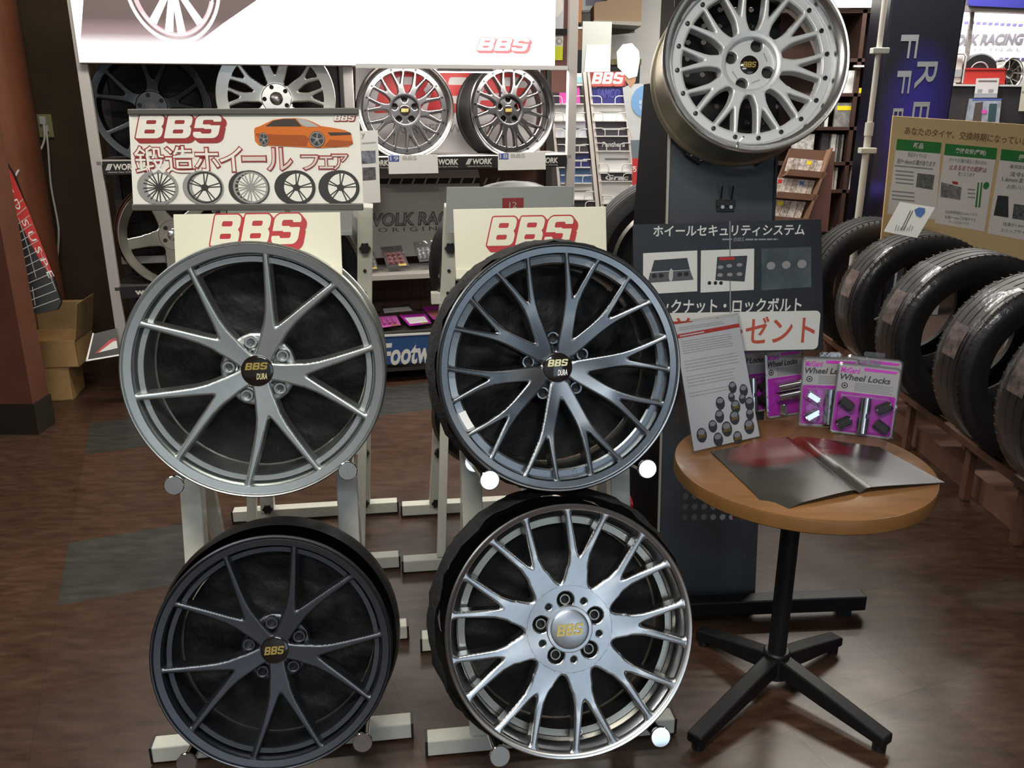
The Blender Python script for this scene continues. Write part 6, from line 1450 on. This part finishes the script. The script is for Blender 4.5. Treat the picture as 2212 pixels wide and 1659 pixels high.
for t_, (v0, v1, u0, u1, sk, n) in enumerate(((342, 372, 1701, 1776, -9, 6), (385, 420, 1676, 1758, -12, 7), (431, 472, 1660, 1738, -14, 5))):
    slab(pL_, 'tier_front', [(u0 - 4, v1 - 3), (u1 + 1, v1 + 4), (u1 - 6, v1 + 17), (u0 - 12, v1 + 10)], 0.0, 0.05, cbm, ld2)
    for k in range(n):
        a0, a1 = u0 + (u1 - u0) * k / n, u0 + (u1 - u0) * (k + 0.93) / n; dv = (k / n) * 7
        o = thing('leaflet', ('left, second, third, fourth, fifth, sixth, seventh'.split(', ')[k]) + ' leaflet in the ' + ('top', 'middle', 'bottom')[t_] + ' tier of the brown display', 'leaflet', mat=pL_.M, group='leaflets in the brown display')
        slab(pL_, 'sheet', [(a0, v0 + dv), (a1, v0 + dv + 1), (a1 + sk, v1 + dv), (a0 + sk, v1 + dv - 1)], 0.012, 0.02, lfm[(k + t_) % 3], o)
        if (k * 3 + t_) % 4 == 1: slab(pL_, 'title_patch', [(a0 + 1, v0 + dv + 4), (a1 - 1, v0 + dv + 4), (a1 - 2, v0 + dv + 12), (a0, v0 + dv + 12)], 0.0205, 0.021, (yel, red, blu)[(k + t_) % 3], o)

def drop_leg(pl, parent, u, v, mat, z=-0.02, w_=0.03, name='leg'):
    x, y = pl.l(u, v); a = pl.M @ Vector((x, y, z)); inv = pl.M.inverted()
    b = inv @ Vector((a.x, a.y, 0.0)); MB().bar((x, y, z), b, w_, w_).build(name, mat, parent)
drop_leg(pL_, ld2, 1690, 470, cbm, -0.03, 0.12, 'base'); drop_leg(pL_, ld2, 1790, 480, cbm, -0.3, 0.12, 'base')
drop_leg(pN, nb, 1960, 500, greyp, -0.03); drop_leg(pN, nb, 2220, 560, greyp, -0.03)
# white telescopic pole with clips
px_ = at(1882, 240, 4.9)
wp = thing('white_pole', 'tall white telescopic pole with clips before the blue pillar', 'pole', (px_.x, 4.9, 0))
wpm = M('pole_white', (0.52, 0.50, 0.46), 0.4)
zj = at(1875, 285, 4.9).z
MB().cyl((0, 0, 0), (0, 0, zj), 0.019, 24).build('lower_tube', wpm, wp, 40); MB().cyl((0, 0, zj), (0, 0, 2.9), 0.0145, 24).build('upper_tube', wpm, wp, 40); MB().cyl((0, 0, zj - 0.02), (0, 0, zj + 0.05), 0.023, 24).build('joint_sleeve', wpm, wp, 40); MB().lathe([(0.0005, 0.0), (0.16, 0.0), (0.16, 0.015), (0.03, 0.035), (0.0005, 0.035)], 40).build('base', wpm, wp, 35)
for v in (110, 325): MB().box((0, -0.012, at(1890, v, 4.9).z), (0.088, 0.05, 0.03)).build('clip', M('clip_white', (0.5, 0.5, 0.47), 0.35), wp, bev=0.004)
# blue pillar with silver letters
pP = PL(at(1975, 250, 5.15), -6, 0)
bpz = thing('blue_pillar', 'glossy dark blue pillar with silver letters', 'pillar', mat=pP.M)
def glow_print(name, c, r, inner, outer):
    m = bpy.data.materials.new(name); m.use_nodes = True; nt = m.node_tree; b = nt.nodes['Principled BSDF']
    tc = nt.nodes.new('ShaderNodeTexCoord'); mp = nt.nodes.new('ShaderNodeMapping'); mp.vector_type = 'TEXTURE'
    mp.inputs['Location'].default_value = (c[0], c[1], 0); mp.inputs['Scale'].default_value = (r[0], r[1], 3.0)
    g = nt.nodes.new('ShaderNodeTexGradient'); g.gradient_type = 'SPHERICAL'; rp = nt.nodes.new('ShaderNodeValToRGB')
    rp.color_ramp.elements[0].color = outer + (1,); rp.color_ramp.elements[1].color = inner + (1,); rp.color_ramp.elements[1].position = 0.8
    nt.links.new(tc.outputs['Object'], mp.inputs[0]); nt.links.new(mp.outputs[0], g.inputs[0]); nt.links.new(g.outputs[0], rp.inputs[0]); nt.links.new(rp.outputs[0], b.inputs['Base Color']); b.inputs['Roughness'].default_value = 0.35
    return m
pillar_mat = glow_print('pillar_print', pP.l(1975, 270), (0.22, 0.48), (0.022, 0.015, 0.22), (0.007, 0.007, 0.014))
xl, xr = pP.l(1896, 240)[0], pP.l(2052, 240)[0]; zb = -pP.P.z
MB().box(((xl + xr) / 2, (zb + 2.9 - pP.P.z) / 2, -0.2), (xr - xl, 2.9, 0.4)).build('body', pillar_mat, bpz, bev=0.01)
slm = M('letter_silver', (0.42, 0.43, 0.46), 0.3, 0.6)
for ch, bx_ in (('F', (1944, 75, 1982, 126)), ('F', (1936, 153, 1966, 202)), ('R', (1978, 133, 2022, 192)), ('E', (1971, 220, 2006, 262)), ('E', (1928, 234, 1950, 262))): pxtext(pP, bpz, ch, bx_, 0.002, slm, rot=-90, bold=0.0)
def added_light(label, P, e, col):  # made-up blue point light, added to tint the pillar
    l = bpy.data.lights.new('added_pillar_light', 'POINT'); l.energy = e; l.color = col; l.shadow_soft_size = 0.03
    o = bpy.data.objects.new('added_pillar_light', l); C.objects.link(o); o.location = P
added_light('', at(1935, 420, 4.98), 0.3, (0.12, 0.10, 1.0))
pcan = at(1935, 420, 4.98)
lc = thing('added_blue_lamp', 'added small blue lamp can, an invented fitting by the blue pillar', 'lamp', (pcan.x, pcan.y, 0))  # invented stem and can, put in to carry the added light
MB().cyl((0, 0, 0), (0, 0, pcan.z - 0.12), 0.012, 12).build('stem', blackmt, lc); MB().lathe([(0.03, pcan.z - 0.12), (0.045, pcan.z - 0.04), (0.04, pcan.z - 0.04), (0.026, pcan.z - 0.115)], 24).build('can', blackmt, lc, 40)

# ================================================================== far right lit shelf
pG = PL(at(2140, 150, 6.4), -12, 0)
fs2 = thing('far_display', 'far lit wheel display with racing lettered backboard', 'shelving', mat=pG.M)
slab(pG, 'back_board', [(2040, -40), (2260, -40), (2260, 190), (2030, 186)], -0.4, -0.38, M('far_board_white', (0.75, 0.73, 0.74), 0.5), fs2)
slab(pG, 'blue_fascia', [(2070, -60), (2260, -60), (2260, 22), (2090, 14)], -0.05, 0.05, M('fascia_blue', (0.03, 0.03, 0.22), 0.4), fs2)
slab(pG, 'grey_lintel', [(2084, 12), (2260, 20), (2260, 30), (2084, 24)], -0.08, 0.02, M('lintel_grey', (0.28, 0.25, 0.23), 0.5), fs2)
slab(pG, 'perforated_post', [(2104, 18), (2112, 18), (2096, 150), (2088, 150)], -0.1, -0.06, M('far_post', (0.2, 0.18, 0.17), 0.5, 0, 0.6, 40), fs2)
pGb = PL(pG.P - pG.n * 0.375, -12, 0)
vb = M('far_violet', (0.10, 0.08, 0.24), 0.5); vg_ = M('far_letter_grey', (0.14, 0.13, 0.15), 0.5)
dsh = MB()
for k in range(11):
    u = 2082 + 13 * k; dsh.prism([Vector(pGb.l(u + 2, 46 + k * 0.6)).to_tuple(), Vector(pGb.l(u + 11, 46 + k * 0.6)).to_tuple(), Vector(pGb.l(u + 9, 52 + k * 0.6)).to_tuple(), Vector(pGb.l(u, 52 + k * 0.6)).to_tuple()], 0.002, 0.004)
for k in range(5):
    u = 2157 + 12 * k; dsh.prism([Vector(pGb.l(u + 2, 125)).to_tuple(), Vector(pGb.l(u + 10, 125)).to_tuple(), Vector(pGb.l(u + 8, 131)).to_tuple(), Vector(pGb.l(u, 131)).to_tuple()], 0.002, 0.004)
d_ = tag(dsh.build('dash_row', vb, fs2), kind='stuff'); d_.matrix_basis = Matrix.Translation((0, 0, -0.375))
t1 = text(fs2, 'VOLK RACING', pGb.rect(2050, 73, 2212, 98), -0.372, vg_, bold=0.05, shear=0.2); t2 = text(fs2, 'O R I G I N A L', pGb.rect(2060, 104, 2205, 111), -0.372, greyp); t3 = text(fs2, 'RAYS', pGb.rect(2112, 119, 2144, 127), -0.372, lgrey, shear=0.3)
slab(pG, 'counter_top', [(2050, 182), (2260, 184), (2260, 188), (2050, 186)], -0.38, 0.05, M('far_counter_edge', (0.5, 0.49, 0.48), 0.4), fs2)
slab(pG, 'counter_front', [(2050, 186), (2260, 188), (2250, 420), (2040, 420)], -0.3, 0.03, M('far_counter_dark', (0.03, 0.025, 0.025), 0.5), fs2)
fl2 = bpy.data.lights.new('far_shelf_lamp', 'AREA'); fl2.shape = 'RECTANGLE'; fl2.size = 0.7; fl2.size_y = 0.06; fl2.energy = 4; fl2.color = (1, 0.97, 0.98)
flo = bpy.data.objects.new('far_shelf_lamp', fl2); C.objects.link(flo); x_, y_ = pG.l(2150, 28); flo.matrix_world = pG.M @ Matrix.Translation((x_ + 0.1, y_, -0.1)) @ Matrix.Rotation(rad(90 + 180), 4, 'X') @ Matrix.Rotation(rad(35), 4, 'X')
rbx = thing('red_box', 'red box on the far lit counter', 'box', mat=pG.M)
slab(pG, 'front', [(2086, 150), (2171, 150), (2169, 182), (2080, 182)], -0.2, 0.02, M('box_red', (0.40, 0.025, 0.02), 0.45), rbx, bev=0.004); slab(pG, 'rim', [(2084, 147), (2172, 148), (2172, 151), (2084, 151)], -0.2, 0.025, M('box_red', (0.4, 0.025, 0.02), 0.45), rbx)
dbh = thing('black_cap', 'round black item standing in the red box', 'case', mat=pG.M)
MB().lathe([(0.0005, 0.0), (0.105, 0.0), (0.115, -0.01), (0.115, -0.09), (0.0005, -0.1)], 40).build('shell', blackpl, dbh, 35).location = pG.l(2118, 152) + (-0.03,)
MB().lathe([(0.05, 0.001), (0.055, 0.004), (0.06, 0.001)], 30).build('ridge', greyp, dbh, 35).location = pG.l(2118, 152) + (-0.03,)
def small_wheel(label, uv, yaw, R, m, off):
    x, y = PL(pG.P - pG.n * off, -12, 0).l(*uv); p = pG.P - pG.n * off + pG.e1 * x + pG.e2 * y
    ww = plain('alloy_wheel', label, PL(p, yaw, 5), R, 5, 90, [(0, 0.2, 0, 0.3, 16, -16)], (0.09, 0.08, 0.045, 0.035), 0.06, 0.28, 0.86, m, m, -0.03, h=0.006)
small_wheel('small silver wheel on the far lit counter', (2188, 158), 20, 0.105, slv, 0.15)
small_wheel('pale wheel half hidden behind the red box on the far counter', (2160, 158), -10, 0.1, M('pale_wheel', (0.7, 0.68, 0.68), 0.3, 0.7), 0.28)
ma = thing('grey_machine', 'pale grey machine with rounded frame at the left of the far counter', 'machine', mat=pG.M)
slab(pG, 'body', [(2068, 118), (2084, 118), (2078, 178), (2056, 178)], -0.25, -0.02, M('machine_cream', (0.5, 0.44, 0.40), 0.5), ma, bev=0.01); MB().tube([pG.l(2066, 116) + (0,), pG.l(2082, 116) + (0,), pG.l(2087, 122) + (0,), pG.l(2079, 180) + (0,)], 0.007, 8).build('frame_tube', M('frame_grey', (0.35, 0.33, 0.31), 0.4), ma, 60)
slab(pG, 'dark_panel', [(2060, 150), (2080, 150), (2077, 166), (2056, 166)], -0.018, -0.01, greyp, ma)
c1 = thing('price_notice', 'white notice card taped on the dark far counter', 'card', mat=pG.M)
slab(pG, 'card', [(2104, 170), (2153, 169), (2148, 211), (2099, 211)], 0.055, 0.058, M('notice_white', (0.55, 0.51, 0.5), 0.5), c1); slab(pG, 'footer_band', [(2100, 202), (2149, 202), (2148, 210), (2099, 210)], 0.0585, 0.059, greyp, c1); slab(pG, 'small_print', [(2108, 174), (2148, 174), (2148, 177), (2108, 177)], 0.0585, 0.059, tg, c1); slab(pG, 'photo', [(2107, 193), (2117, 193), (2116, 200), (2106, 200)], 0.0585, 0.059, greyp, c1); slab(pG, 'photo', [(2130, 193), (2141, 193), (2140, 200), (2129, 200)], 0.0585, 0.059, greyp, c1)
c2 = thing('price_notice', 'cream notice cut by the right edge above the beige board', 'card', mat=pG.M)
slab(pG, 'card', [(2204, 170), (2250, 170), (2245, 240), (2194, 240)], 0.055, 0.058, M('notice_cream', (0.55, 0.52, 0.44), 0.5), c2); slab(pG, 'print_band', [(2202, 197), (2240, 197), (2240, 201), (2201, 201)], 0.0585, 0.059, greyp, c2); slab(pG, 'red_mark', [(2206, 175), (2220, 175), (2219, 190), (2206, 190)], 0.0585, 0.059, M('notice_red', (0.5, 0.15, 0.12), 0.5), c2)
pk = thing('filter_pack', 'blue and white product pack with two bottle pictures on the far counter', 'package', mat=pG.M)
slab(pG, 'box', [(2090, 213), (2152, 213), (2146, 268), (2080, 268)], 0.04, 0.12, M('pack_sky', (0.35, 0.38, 0.44), 0.4, 0, 0.4, 15), pk); slab(pG, 'blue_edge', [(2090, 213), (2152, 213), (2152, 217), (2090, 217)], 0.1205, 0.121, blu, pk); slab(pG, 'dark_picture', [(2096, 222), (2112, 220), (2108, 262), (2090, 262)], 0.1205, 0.122, M('pic_brown', (0.09, 0.07, 0.06), 0.5), pk); slab(pG, 'teal_picture', [(2126, 224), (2142, 224), (2138, 262), (2122, 262)], 0.1205, 0.122, M('pic_teal', (0.04, 0.08, 0.09), 0.5), pk); slab(pG, 'pink_mark', [(2110, 237), (2121, 237), (2120, 245), (2109, 245)], 0.1225, 0.123, pink, pk)

drop_leg(pG, fs2, 2060, 410, greyp, -0.15, 0.1); drop_leg(pG, fs2, 2240, 410, greyp, -0.15, 0.1)
